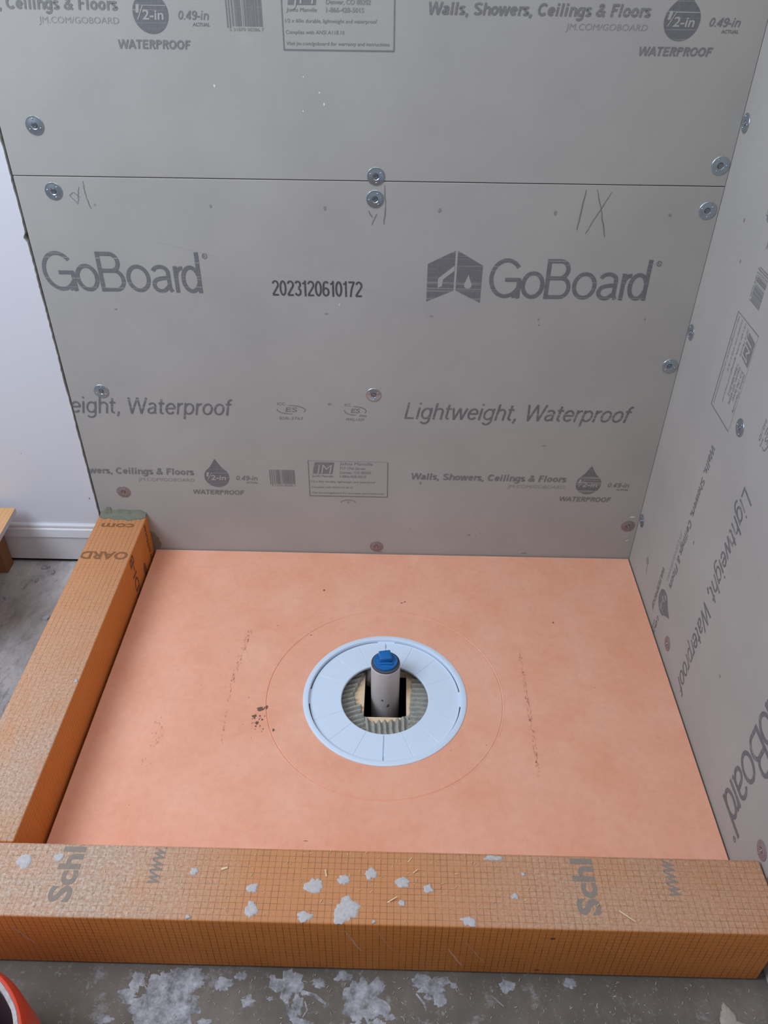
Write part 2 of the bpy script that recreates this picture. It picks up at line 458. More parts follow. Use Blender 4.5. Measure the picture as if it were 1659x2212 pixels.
    return 0.5, []
def letters(F, body, u0, u1, v, hgt, shear=0.0, w=0.12, mi=0, track=0.0):
    adv = 0; items = []
    for c in body:
        a, st = glyph(c, w); items.append((adv, st)); adv += a + track
    k = (u1 - u0) / adv
    for off, st in items:
        for pts in st:
            F.stroke([(u0 + (off + x) * k + shear * y * hgt, v + y * hgt) for x, y in pts], w * (k + hgt) / 2, mi)

def drop_pts(u, v0, v1, r):
    cy = v0 + r
    th = 35
    pts = arc(u, cy, r, r, 180 - th + 0, 360 + th, 28)
    return pts + [(u + r * 0.45, cy + (v1 - cy) * 0.55), (u, v1), (u - r * 0.45, cy + (v1 - cy) * 0.55)]

def house_logo(F):
    U0, U1, UM = -0.5275, -0.4220, -0.4735
    g = 0.0022
    L_ = [(U0, 0.6555), (U0 + .0, 0.7310), (UM - g, 0.7575), (UM - g, 0.6790)]
    R_ = [(UM + g, 0.6790), (UM + g, 0.7575), (U1 + .0, 0.7295), (U1, 0.6545)]
    F.poly(L_); F.poly(R_)
    # the light "G" cut into the left panel and the drop cut into the right one
    F.poly([(-.5065, .6835), (-.5065, .7030), (-.4755, .7290), (-.4755, .7185), (-.4965, .7010), (-.4985, .6870)], 1)
    F.poly([(x, y) for x, y in drop_pts(-0.4480, 0.6830, 0.7110, 0.0075)], 1)

def print_unit(du, dv, which):
    """elements of one print repeat: list of (name, Flat, [materials])"""
    E = []
    def el(name, mats): F = Flat(); E.append((name, F, mats)); return F
    def has(k): return which is None or k in which
    F = el('brand_lettering', [M_INK]); goboard(F, -0.4075 , -0.0975, 0.665, 0.0795)
    F = el('brand_logo', [M_INK, M_BOARD]); house_logo(F)
    F = el('tagline_lettering', [M_INK]); letters(F, 'Lightweight, Waterproof', -0.5670, -0.0790, 0.3862, 0.0405, 0.20, 0.105)
    F = el('use_lettering', [M_INK2]); letters(F, 'Walls, Showers, Ceilings & Floors', -0.5455, -0.1895, 0.2250, 0.0178, 0.14, 0.19)
    F = el('web_lettering', [M_FAINT]); F.text('JM.COM/GOBOARD', -0.3215, -0.1905, 0.2062, 0.0095, 0.12, 0.0)
    F = el('drop_symbol', [M_INK, M_BOARD]); F.poly(drop_pts(-0.1370, 0.1925, 0.2715, 0.0288))
    F.text('1', -0.1610, -0.1560, 0.2225, 0.0120, 0.2, 0.02, 1); F.stroke([(-0.1590, 0.2130), (-0.1480, 0.2330)], 0.0016, 1)
    F.text('2-in', -0.1510, -0.1170, 0.2130, 0.0140, 0.12, 0.02, 1); F.stroke([(-0.1480, 0.2325), (-0.1110, 0.2325)], 0.0010, 1)
    F = el('thickness_lettering', [M_INK2]); letters(F, '0.49-in', -0.0940, -0.0440, 0.2135, 0.0125, 0.22, 0.15)
    F.text('ACTUAL', -0.0710, -0.0430, 0.2045, 0.0050, 0.12, 0.03)
    F = el('waterproof_lettering', [M_INK2]); letters(F, 'WATERPROOF', -0.1985, -0.0790, 0.1712, 0.0130, 0.14, 0.19)
    # barcode
    rr = random.Random(5)
    F = el('barcode', [M_INK2, M_FAINT]); u = -0.8700
    while u < -0.8125:
        w = rr.choice((0.0008, 0.0012, 0.0022, 0.0034)); F.rect(u, min(u + w, -0.811), 0.2050 if u > -.865 else .203, 0.2445, 0 if w > 0.001 else 1); u += w + rr.choice((0.0006, 0.0010, 0.0020))
    F.text('5 31879 00286 7', -0.8670, -0.8110, 0.1985, 0.0052, 0, 0.0, 1)
    # maker's address box
    F = el('address_box', [M_INK2, M_FAINT, M_BOARD])
    F.stroke([(-0.7795, 0.272), (-0.7795, 0.1725)], 0.0020, 0); F.stroke([(-0.5985, 0.270), (-0.5985, 0.1725)], 0.0022, 0)
    F.rect(-0.7803, -0.5977, 0.1712, 0.1738, 0); F.stroke([(-0.7795, 0.2715), (-0.5985, 0.2712)], 0.0006, 1)
    F.poly([(-0.7700, 0.2360), (-0.7650, 0.2675), (-0.7200, 0.2675), (-0.7250, 0.2360)], 0)
    F.text('JM', -0.7640, -0.7290, 0.2375, 0.0250, 0.16, 0.0, 2)
    F.text('Johns Manville', -0.7725, -0.7235, 0.2265, 0.0060, 0.12, 0.0, 0)
    F.text('Johns Manville', -0.7085, -0.6330, 0.2610, 0.0080, 0.10, 0.0, 0)
    F.text('717 17th Street', -0.7085, -0.6500, 0.2490, 0.0070, 0.06, 0.01, 1)
    F.text('Denver, CO 80202', -0.7085, -0.6370, 0.2375, 0.0070, 0.06, 0.01, 1)
    F.text('1-866-428-5015', -0.7085, -0.6480, 0.2265, 0.0070, 0.06, 0.01, 1)
    F.text('1/2 x 60in durable, lightweight and waterproof', -0.7755, -0.6270, 0.2115, 0.0055, 0.12, 0.0, 0)
    F.text('Complies with ANSI A118.10', -0.7755, -0.6800, 0.1955, 0.0055, 0.12, 0.0, 0)
    F.text('Visit jm.com/goboard for warranty and instructions', -0.7755, -0.6060, 0.1795, 0.0055, 0.12, 0.0, 0)
    # certification marks
    for nm, x0, x1, c in (('ESR-3767', -0.8410, -0.7785, 0), ('PMG-1429', -0.6945, -0.6470, 1)):
        F = el('certification_mark', [M_INK2]); m = (x0 + x1) / 2; w = x1 - x0
        F.stroke(arc(m, 0.4035, w * 0.49, 0.0105, 170, 275, 14), 0.0022, 0, True)
        F.stroke(arc(m, 0.4035, w * 0.49, 0.0105, 100, -28, 14), 0.0022, 0, True)
        F.text('ES', m - w * 0.20, m + w * 0.20, 0.3985, 0.0110, 0.18, 0.01)
        F.text('ICC', x0 + w * 0.02, x0 + w * 0.30, 0.4145, 0.0070, 0.08, 0.0)
        F.text(nm, m - w * 0.42, m + w * 0.40, 0.3785, 0.0070, 0.05, 0.0)
        if c: F.text('PMG', m + w * 0.20, m + w * 0.52, 0.3885, 0.0055, 0.05, 0.0)
    for n, F, ms in E:
        k = {'brand_lettering': 0.868, 'brand_logo': 0.868, 'tagline_lettering': 0.863, 'use_lettering': 0.855}.get(n, 0.8555)
        F.p = [([(u + du * k, v + dv) for u, v in pts], mi) for pts, mi in F.p]
    return E

def plane_back(lift=0.0003):
    return lambda u, v, k=0: (u, -lift - k, v)
def clip(pts_bm, planes):
    for co, no in planes:
        bmesh.ops.bisect_plane(pts_bm, geom=pts_bm.verts[:] + pts_bm.edges[:] + pts_bm.faces[:], plane_co=co, plane_no=no, clear_outer=True)

def flat_obj(name, F, mats, fn, parent, planes=None, toward=None):
    bm = bmesh.new()
    for pts, mi in F.p:
        vs = [bm.verts.new(fn(p[0], p[1], 0.00025 * mi)) for p in pts]
        try: f = bm.faces.new(vs); f.material_index = int(mi + 1e-6)
        except ValueError: pass
    if planes: clip(bm, planes)
    if not bm.faces:
        bm.free(); return None
    bm.normal_update()
    if toward is not None:
        for f in bm.faces:
            if f.normal.dot(toward) < 0: f.normal_flip()
    return obj(name, bm, mats, parent)

def print_sheet(board, fn, planes, toward, reps, dv):
    for du in reps:
        for n, F, ms in print_unit(-du, dv, None):
            flat_obj(n, F, ms, fn, board, planes, toward)

# ------------------------------------------------------------------ sizes
W, H, D, CW, FL = 1.1716, 0.1051, 0.8390, 0.1143, -0.0454
SEAM = 0.8814
RC = (-0.594, -0.440)            # drain centre

# ------------------------------------------------------------------ structure
# floor with the square cut-out for the drain
def floor():
    bm = bmesh.new()
    hx0, hx1, hy0, hy1 = -0.637, -0.5490, -0.4640, -0.3420
    X0, X1, Y0, Y1 = -3.4, 0.14, -3.2, 0.12
    t = 0.018
    xs = [X0, hx0, hx1, X1]; ys = [Y0, hy0, hy1, Y1]
    for i in range(3):
        for j in range(3):
            if i == 1 and j == 1: continue
            vs = [bm.verts.new(p) for p in ((xs[i], ys[j], FL), (xs[i + 1], ys[j], FL), (xs[i + 1], ys[j + 1], FL), (xs[i], ys[j + 1], FL))]
            bm.faces.new(vs)
    bmesh.ops.remove_doubles(bm, verts=bm.verts, dist=1e-5)
    # bare plywood is what shows round the hole, under the tray
    bmesh.ops.recalc_face_normals(bm, faces=bm.faces)
    for f in bm.faces:
        if f.normal.z < 0: f.normal_flip()
    for (a, b) in (((hx0, hy0), (hx1, hy0)), ((hx1, hy0), (hx1, hy1)), ((hx1, hy1), (hx0, hy1)), ((hx0, hy1), (hx0, hy0))):
        vs = [bm.verts.new((a[0], a[1], FL)), bm.verts.new((b[0], b[1], FL)), bm.verts.new((b[0], b[1], FL - t)), bm.verts.new((a[0], a[1], FL - t))]
        bm.faces.new(vs).material_index = 1
    # joist bay below
    for (a, b) in (((-.72, -.56), (-.47, -.56)), ((-.47, -.56), (-.47, -.26)), ((-.47, -.26), (-.72, -.26)), ((-.72, -.26), (-.72, -.56))):
        vs = [bm.verts.new((a[0], a[1], FL - t)), bm.verts.new((b[0], b[1], FL - t)), bm.verts.new((b[0], b[1], -.5)), bm.verts.new((a[0], a[1], -.5))]
        bm.faces.new(vs).material_index = 2
    vs = [bm.verts.new(p) for p in ((-.72, -.56, -.5), (-.47, -.56, -.5), (-.47, -.26, -.5), (-.72, -.26, -.5))]
    bm.faces.new(vs).material_index = 2
    o = obj('floor', bm, [M_FLOOR, M_PLY, M_VOID])
    return tag(o, 'dusty grey subfloor with thinset splashes', None, None, 'structure')
FLOOR = floor()
# plywood sheet seen round the drain hole
def ply():
    bm = bmesh.new()
    hx0, hx1, hy0, hy1 = -0.637, -0.5490, -0.4640, -0.3420
    xs = [-.78, hx0, hx1, -.41]; ys = [-.62, hy0, hy1, -.25]
    for i in range(3):
        for j in range(3):
            if i == 1 and j == 1: continue
            bm.faces.new([bm.verts.new(p) for p in ((xs[i], ys[j], FL + .0006), (xs[i + 1], ys[j], FL + .0006), (xs[i + 1], ys[j + 1], FL + .0006), (xs[i], ys[j + 1], FL + .0006))])
    obj('bare_plywood', bm, M_PLY, FLOOR)
ply()

# back wall: framing behind, painted drywall with a torn edge to the left of the boards
def wall_back():
    bm = bmesh.new()
    box(bm, -3.4, 0.14, 0.030, 0.12, FL, 2.5, mi=1)
    rr = random.Random(3)
    edge = []
    z = FL
    while z < 2.4:
        x = -1.2915 + 0.0016 * (noise.noise(Vector((z * 14, 0, 1))) + 0.7 * noise.noise(Vector((z * 60, 0, 4))))
        if 0.45 < z < 1.2: x += 0.0012 * noise.noise(Vector((z * 120, 2, 4)))
        if abs(z - 0.768) < 0.010: x -= 0.006 * (1 - abs(z - 0.768) / 0.010)
        edge.append((x, z)); z += 0.004
    edge.append((-1.2915, 2.5))
    pts = [(-3.4, 2.5), (-3.4, FL)] + [(x, z) for x, z in edge]
    a = [bm.verts.new((x, 0.002, z)) for x, z in pts]
    b = [bm.verts.new((x, 0.030, z)) for x, z in pts]
    f = bm.faces.new(a); f.material_index = 0
    for i in range(len(pts)):
        j = (i + 1) % len(pts)
        bm.faces.new((a[i], a[j], b[j], b[i])).material_index = 2
    bmesh.ops.recalc_face_normals(bm, faces=bm.faces)
    o = obj('wall_back', bm, [M_DRY, M_DARK, M_PLASTER])
    tag(o, 'white painted drywall left of the grey backer boards', None, None, 'structure')
    F = Flat()
    F.blob(-1.3040, 0.150, 0.0012, 0.0030, 3); F.blob(-1.433, 0.275, 0.0008, 0.0012, 5)
    flat_obj('scuff_mark', F, [M_DIRT], lambda u, v, k: (u, 0.0016, v), o, None, Vector((0, -1, 0)))
    return o
WB = wall_back()

def wall_right():
    bm = bmesh.new()
    box(bm, 0.0135, 0.12, -3.2, 0.12, FL, 2.5)
    o = obj('wall_right', bm, M_DRY)
    return tag(o, 'painted drywall in front of the right backer board', None, None, 'structure')
wall_right()
def wall_left():
    bm = bmesh.new(); box(bm, -3.5, -3.4, -3.2, 0.12, FL, 2.5)
    tag(obj('wall_left', bm, M_DRY), None, None, None, 'structure')
wall_left()

def baseboard():
    bm = bmesh.new()
    prof = [(0.002, 0.0730), (-0.0020, 0.0735), (-0.0050, 0.0700), (-0.0058, 0.0660), (-0.0050, 0.0635), (-0.0085, 0.0600), (-0.0120, 0.0430), (-0.0125, 0.0400), (-0.0098, 0.0385), (-0.0095, -0.0320), (0.002, -0.0320)]
    x0, x1 = -3.4, -1.2890
    a = [bm.verts.new((x0, y, z)) for y, z in prof]; b = [bm.verts.new((x1, y, z)) for y, z in prof]
    for i in range(len(prof)):
        j = (i + 1) % len(prof)
        bm.faces.new((a[i], a[j], b[j], b[i]))
    bm.faces.new(b); bm.faces.new(list(reversed(a)))
    bmesh.ops.recalc_face_normals(bm, faces=bm.faces)
    tag(obj('baseboard_back', bm, M_TRIM), 'white moulded baseboard under the white drywall', None, None, 'structure')
    bm = bmesh.new(); box(bm, -3.4, -1.2890, 0.0, 0.03, FL, -0.0320)  # dark strip put in as the shade of the gap below
    tag(obj('gap_shade_1', bm, M_DARK), 'dark strip standing in for the shaded gap under the white baseboard', None, None, 'structure')
baseboard()

# ------------------------------------------------------------------ backer boards
def slab(name, x0, x1, y0, y1, z0, z1, label):
    bm = bmesh.new(); box(bm, x0, x1, y0, y1, z0, z1, bevel=0.0008, seg=1)
    for f in bm.faces:
        c = f.calc_center_median()
    o = obj(name, bm, [M_BOARD])
    return tag(o, label, 'wall board')
XL, XR = -1.2855, -0.0004
low = slab('backer_board', XL, XR, 0.0, 0.0127, -0.033, SEAM - 0.0007, 'lower grey waterproof backer board behind the tray, printed with the large brand name')
up = slab('backer_board', XL, XR, 0.0, 0.0127, SEAM + 0.0007, 1.7965, 'upper grey waterproof backer board above the long horizontal seam')
rt = slab('backer_board', 0.0, 0.0127, -0.866, 0.0060, -0.033, 1.491, 'grey backer board on the right wall with its print running downward')
up['group'] = low['group'] = rt['group'] = 'grey backer boards'
CLB = lambda z0, z1: [((XL, 0, 0), (-1, 0, 0)), ((XR, 0, 0), (1, 0, 0)), ((0, 0, z0), (0, 0, -1)), ((0, 0, z1), (0, 0, 1))]
TB = Vector((0, -1, 0)); TR = Vector((-1, 0, 0))
print_sheet(low, plane_back(), CLB(-0.033, SEAM), TB, (0, 1), 0)
print_sheet(up, plane_back(), CLB(SEAM, 1.79), TB, (0, 1), 0.9148)
# right board: the same print turned a quarter clockwise (reads down, letter tops toward the camera)
fnR = lambda u, v, k=0: (-0.0003 - k, 0.006 - (v + 0.033), -0.0475 - u)
print_sheet(rt, fnR, [((0, 0, -0.033), (0, 0, -1)), ((0, 0, 1.49), (0, 0, 1)), ((0, -0.866, 0), (0, -1, 0))], TR, (0, 1), 0)

# lot number, pencil marks, scuffs
F = Flat(); letters(F, '2023120610172', -0.8310, -0.6530, 0.6620, 0.0320, 0, 0.125)
flat_obj('lot_number', F, [M_CODE], plane_back(), low, None, TB)
F = Flat(); F.blob(-0.6990, 0.6458, 0.0008, 0.0040, 2, 8)
flat_obj('paint_fleck', F, [M_WCHIP], plane_back(), low, None, TB)
def wob(p, q, seed, n=8, a=0.0012):
    rr = random.Random(seed)
    return [(p[0] + (q[0] - p[0]) * i / n + rr.uniform(-a, a) * (0 < i < n) * .6, p[1] + (q[1] - p[1]) * i / n) for i in range(n + 1)]
F = Flat()
for k, (p, q, w) in enumerate([((-.2475, .872), (-.2535, .800), .0026), ((-.2280, .8727), (-.2140, .835), .0016), ((-.2140, .835), (-.1997, .7879), .0022), ((-.2010, .8690), (-.2370, .7930), .0016),
        ((-.6115, .8749), (-.6100, .838), .0016), ((-.6100, .838), (-.6125, .8050), .0020), ((-.6415, .8290), (-.6340, .8170), .0020), ((-.6255, .8240), (-.6350, .8035), .0014),
        ((-1.1700, .8640), (-1.1775, .8330), .0015), ((-1.1815, .8540), (-1.1900, .8480), .0012), ((-1.1900, .8480), (-1.1775, .8330), .0012), ((-1.1815, .8540), (-1.1710, .8440), .0012),
        ((-1.1600, .8740), (-1.1600, .8450), .0014), ((-1.1600, .8450), (-1.1550, .8245), .0015)]):
    F.stroke(wob(p, q, k), w, 0, True)
flat_obj('pencil_mark', F, [M_PENCIL], plane_back(), low, None, TB)
SM = [(-0.9322, 0.8331, 0.0024, 0.0033), (-0.7212, 0.8322, 0.0030, 0.0045), (-0.5098, 0.8314, 0.0032, 0.005), (-0.2972, 0.8305, 0.003, 0.0045), (-0.0875, 0.8297, 0.0036, 0.003), (-1.1477, 0.6278, 0.0028, 0.0015), (-0.7257, 0.6257, 0.0040, 0.0016), (-0.3022, 0.6217, 0.002, 0.003), (-0.0911, 0.6256, 0.002, 0.0034), (-1.1466, 0.8323, 0.002, 0.0025), (-0.5157, 0.6247, 0.004, 0.0015), (-0.7258, 0.4191, 0.0045, 0.003), (-0.2522, 0.3231, 0.006, 0.0016), (-0.5228, 0.2155, 0.0028, 0.005), (-0.2601, 0.0091, 0.009, 0.002), (-0.6155, 0.0041, 0.0069, 0.0015), (-0.30, 0.61, 0.0015, 0.002)]
F = Flat()
for k, (u, v, a, b) in enumerate(SM): F.blob(u, v, a, b, k, 12, 0.3)
F.stroke(arc(-0.690, 0.150, 0.020, 0.012, 160, 20, 12), 0.003, 0, True); F.blob(-0.690, 0.155, 0.003, 0.003, 9)
flat_obj('smudge', F, [M_SMUDGE], plane_back(), low, None, TB)
F = Flat()
for k, (u, v, a, b) in enumerate([(-0.9015, 1.0327, 0.0014, 0.0028), (-0.7238, 1.0244, 0.0014, 0.0018), (-0.7166, 1.0066, 0.0016, 0.0025), (-0.7529, 0.9953, 0.0014, 0.0015), (-0.75, 1.048, 0.001, 0.0015)]): F.blob(u, v, a, b, k, 10)
flat_obj('paint_fleck', F, [M_WCHIP], plane_back(), up, None, TB)
F = Flat()
rr = random.Random(8)
for (u, v, a, b) in ((-.5375, .068, .008, .011), (-.40, .066, .003, .004), (-.383, .062, .010, .012)):
    for k in range(12): F.blob(u + rr.uniform(-a, a), v + rr.uniform(-b, b), rr.uniform(.0006, .0022), rr.uniform(.0006, .0018), rr.random(), 7)
flat_obj('scuff_mark', F, [ink_mat('pale_scuff', srgb(196, 194, 192), 0.45, 0)], plane_back(), low, None, TB)
F = Flat()
rr = random.Random(9)
F.poly([(-.0245, .1265), (-.0130, .1270), (-.0115, .1305), (-.0235, .1300)]); F.poly([(-.0215, .0535), (-.0150, .0560), (-.0135, .0590), (-.0200, .0570)])
for k in range(14): F.blob(-.020 + rr.uniform(-.009, .007), .073 + rr.uniform(-.006, .006), .001, .0008, rr.random(), 6)
flat_obj('foam_chip', F, [M_WCHIP], lambda u, v, k: (u, -0.0008, v), low, None, TB)
# thin scratch across the lower board
F = Flat(); F.stroke([(-.83, .705), (-.72, .690), (-.62, .672), (-.53, .636)], .0016, 0, True); F.stroke([(-1.04, .765), (-.93, .738)], .001, 0, True); F.stroke([(-.60, .650), (-.545, .628)], .0035, 0, True)
flat_obj('scratch', F, [ink_mat('pale_scratch', srgb(182, 181, 181), 0.35, 0)], plane_back(0.0002), low, None, TB)
# dirt on the right board
F = Flat()
F.blob(-0.1100, 0.088, 0.0095, 0.0105, 4, 16, 0.2); F.stroke([(-.116, .082), (-.122, .058)], .004, 0, True)
for k, (u, v) in enumerate(((-.12, .86), (-.15, .80), (-.60, .47), (-.55, .20), (-.30, .30), (-.46, .66))): F.blob(u, v, .003, .004, 20 + k, 9)
flat_obj('smudge', F, [M_SMUDGE], lambda u, v, k: (-0.0004, u, v), rt, None, TR)

# ------------------------------------------------------------------ washers and their screws
def washer_bm():
    bm = bmesh.new()
    # dished plate washer, axis +Z: outer lip on the board, cone rises then dips to the screw
    prof = [(0.0158, 0.0), (0.0160, 0.0006), (0.0155, 0.0011), (0.0142, 0.0010), (0.0120, 0.0014), (0.0085, 0.0020), (0.0062, 0.0023), (0.0050, 0.0014), (0.0036, 0.0008), (0.0, 0.0008)]
    lathe(bm, prof, 48)
    bmesh.ops.recalc_face_normals(bm, faces=bm.faces)
    return bm
def prong_bm():
    bm = bmesh.new()
    for a in (25, 145, 265):
        c = Vector((0.0108 * cos(radians(a)), 0.0108 * sin(radians(a)), 0.0019))
        r = bmesh.ops.create_uvsphere(bm, u_segments=10, v_segments=6, radius=1)
        for v in r['verts']: v.co = Vector((v.co.x * 0.0019, v.co.y * 0.0013, v.co.z * 0.0007)) + c
    return bm
def screw_bm():
    bm = bmesh.new()
    lathe(bm, [(0.0, 0.0016), (0.0012, 0.0015), (0.0017, 0.0024), (0.0040, 0.0026), (0.0043, 0.0020), (0.0040, 0.0006)], 28)
    bmesh.ops.recalc_face_normals(bm, faces=bm.faces)
    return bm
GW = 'plate washers holding the backer boards'
proto = obj('plate_washer', washer_bm(), M_METAL, smooth=True)
ps = obj('screw', screw_bm(), M_SCREW, proto, smooth=True)
pp = obj('raised_dimples', prong_bm(), M_METAL, proto, smooth=True)
w_used = [False]
def place_washer(pos, axis, rot, label, tray_tint=False):
    if not w_used[0]: o = proto; w_used[0] = True; kids = [ps, pp]
    else:
        o = proto.copy(); COL.objects.link(o); kids = []
        for ch in (ps, pp):
            c = ch.copy(); c.parent = o; COL.objects.link(c); kids.append(c)
    if tray_tint:
        for q in [o, kids[1]]:
            q.data = q.data.copy(); q.data.materials[0] = M_TRAY_TINT
    q = Vector((0, 0, 1)).rotation_difference(axis)
    o.rotation_mode = 'QUATERNION'
    o.rotation_quaternion = q @ Matrix.Rotation(radians(rot), 3, 'Z').to_quaternion()
    o.location = pos
    tag(o, label, 'washer', GW)
N = Vector((0, -1, 0)); NR = Vector((-1, 0, 0))
for x, z, rot, tray_tint, lab in [
    (-0.6275, 0.8899, 10, 0, 'shiny round washer overlapping the seam at the middle of the back wall'),
    (-0.6291, 0.8502, 40, 0, 'shiny round washer just below the seam, above the small pencil marks'),
    (-1.2239, 0.9661, 70, 0, 'round washer at the left edge of the upper board'),
    (-1.2175, 0.8552, 20, 0, 'round washer just under the seam beside the pencil mark on the left'),
    (-0.0182, 0.9170, 95, 0, 'round washer above the seam near the right corner'),
    (-0.0213, 0.8390, 15, 0, 'round washer below the seam near the right corner'),
    (-1.2150, 0.4406, 55, 0, 'round washer touching the h of the cut-off word on the left'),
    (-0.6310, 0.4438, 5, 0, 'round washer above the small certification marks in the middle'),
    (-0.0190, 0.5239, 80, 0, 'round washer at the right edge midway between brand name and tagline'),
    (-1.2175, 0.1736, 30, 1, 'dull pinkish washer low on the left above the side curb'),
    (-0.6235, 0.0218, 60, 1, 'dull washer at the bottom of the back board just above the tray'),
    (-0.0236, 0.1011, 25, 1, 'dark dull washer low in the right corner with white chips round it')]:
    place_washer(Vector((x, -0.0001, z)), N, rot, lab, tray_tint)
for y, z, rot, tray_tint, lab in [
    (-0.0185, 0.9905, 0, 0, 'edge-on washer on the right wall in the corner above the seam'),
    (-0.0185, 0.6080, 20, 0, 'edge-on washer on the right wall in the corner at mid height'),
    (-0.0185, 0.1320, 40, 0, 'edge-on washer on the right wall in the corner near the bottom'),
    (-0.3350, 0.5824, 60, 0, 'dark oval-looking washer on the right wall below the address box'),
    (-0.3256, 0.0444, 10, 1, 'pinkish washer on the right wall close above the tray edge'),
    (-0.8310, 0.1190, 30, 1, 'pinkish washer on the right wall just above the end of the front curb')]:
    place_washer(Vector((-0.0001, y, z)), NR, rot, lab, tray_tint)

# ------------------------------------------------------------------ shower tray
XP0, XP1, YP0, YP1 = -1.1680, -0.0030, -0.8370, -0.0025
def pan_edge_r(a):
    dx, dy = cos(a), sin(a); t = 9
    if dx > 1e-9: t = min(t, (XP1 - RC[0]) / dx)
    if dx < -1e-9: t = min(t, (XP0 - RC[0]) / dx)
    if dy > 1e-9: t = min(t, (YP1 - RC[1]) / dy)
    if dy < -1e-9: t = min(t, (YP0 - RC[1]) / dy)
    return t
ZC = -0.008
def pan_z(x, y):
    r = math.hypot(x - RC[0], y - RC[1]); a = math.atan2(y - RC[1], x - RC[0]); e = pan_edge_r(a)
    return ZC + (0 - ZC) * max(0, min(1, (r - 0.166) / (e - 0.166)))
def pan():
    bm = bmesh.new()
    corners = [math.atan2(y - RC[1], x - RC[0]) % (2 * pi) for x in (XP0, XP1) for y in (YP0, YP1)]
    angs = sorted(set([2 * pi * k / 240 for k in range(240)] + corners))
    rads = [('h', .1605, -.0454), ('h', .1605, -.0145), ('a', .1605, None), ('a', .19, None), ('a', .2370, None), ('g', .2385, 0.0), ('g', .2395, -.0011), ('g', .2405, -.0011), ('g', .2420, 0.0004), ('a', .2440, None), ('a', .30, None), ('f', .5, None), ('f', .98, None), ('e', 1, None), ('e2', 1, None), ('b', 1, None)]
    loops = []
    for typ, r, z in rads:
        lp = []
        for a in angs:
            e = pan_edge_r(a)
            if typ in ('h',): R_, zz = r, z
            elif typ == 'a': R_ = min(r, e); zz = None
            elif typ == 'g': R_ = r; zz = 'g'
            elif typ == 'f': R_ = .30 + (e - .30) * r; zz = None
            elif typ == 'e': R_ = e - 0.0015; zz = None
            elif typ == 'e2': R_ = e; zz = -0.0015
            else: R_ = e; zz = FL
            x, y = RC[0] + R_ * cos(a), RC[1] + R_ * sin(a)
            if zz is None: zz = pan_z(x, y)
            elif zz == 'g': zz = pan_z(x, y) + z
            lp.append(bm.verts.new((x, y, zz)))
        loops.append(lp)
    n = len(angs)
    for A, B in zip(loops[:-1], loops[1:]):
        for k in range(n):
            k2 = (k + 1) % n
            bm.faces.new((A[k], A[k2], B[k2], B[k]))
    bmesh.ops.recalc_face_normals(bm, faces=bm.faces)
    o = obj('shower_tray', bm, [M_PAN])
    tag(o, 'flat peach-orange shower tray with a round drain opening and scored circle', 'shower tray')
    fn = lambda u, v, k: (u, v, pan_z(u, v) + 0.0003)
    F = Flat(); rr = random.Random(4)
    for (x, y, a, b) in [(-0.8433, -0.4804, 0.0085, 0.0055), (-0.8317, -0.4766, 0.0040, 0.0050), (-0.8519, -0.4978, 0.0035, 0.005), (-0.8108, -0.5302, 0.0030, 0.004), (-0.8448, -0.5146, 0.003, 0.004), (-0.56, -0.1695, 0.0030, 0.002), (-0.553, -0.1660, 0.003, 0.002), (-0.7425, -0.1331, 0.002, 0.003), (-0.2193, -0.2233, 0.002, 0.003), (-0.7599, -0.2747, 0.002, 0.0015), (-0.8368, -0.2487, 0.0012, 0.0015), (-0.7247, -0.7636, 0.006, 0.0007), (-0.7004, -0.5755, 0.0020, 0.0016)]:
        F.blob(x, y, a, b, rr.random(), 12, 0.45)
    for k in range(26): F.blob(-0.848 + rr.gauss(0, .012), -0.505 + rr.gauss(0, .018), rr.uniform(.0005, .0022), rr.uniform(.0008, .003), rr.random(), 7)
    for k in range(30): F.blob(rr.uniform(XP0 + .03, XP1 - .03), rr.uniform(YP0 + .02, YP1 - .02), rr.uniform(.0004, .001), rr.uniform(.0005, .0013), rr.random(), 6) if True else None
    F.p = [(p, m) for p, m in F.p if all(math.hypot(u - RC[0], v - RC[1]) > .18 for u, v in p)]
    flat_obj('dirt_fleck', F, [M_DIRT], fn, o, None, Vector((0, 0, 1)))
    F = Flat()
    def faint(p, q, n, w):
        for k in range(n):
            t = rr.random(); u = p[0] + (q[0] - p[0]) * t + rr.uniform(-w, w); v = p[1] + (q[1] - p[1]) * t
            F.blob(u, v, rr.uniform(.0006, .0018), rr.uniform(.0015, .0045), rr.random(), 7)
    faint((-0.8965, -0.2647), (-0.9122, -0.42), 60, .005); faint((-0.9122, -0.42), (-0.9052, -0.5705), 22, .002)
    faint((-0.3045, -0.3188), (-0.3030, -0.6259), 110, .0035); faint((-1.035, -0.50), (-1.036, -0.62), 22, .012)
    flat_obj('faint_print', F, [M_DIRT2], fn, o, None, Vector((0, 0, 1)))
    return o
pan()

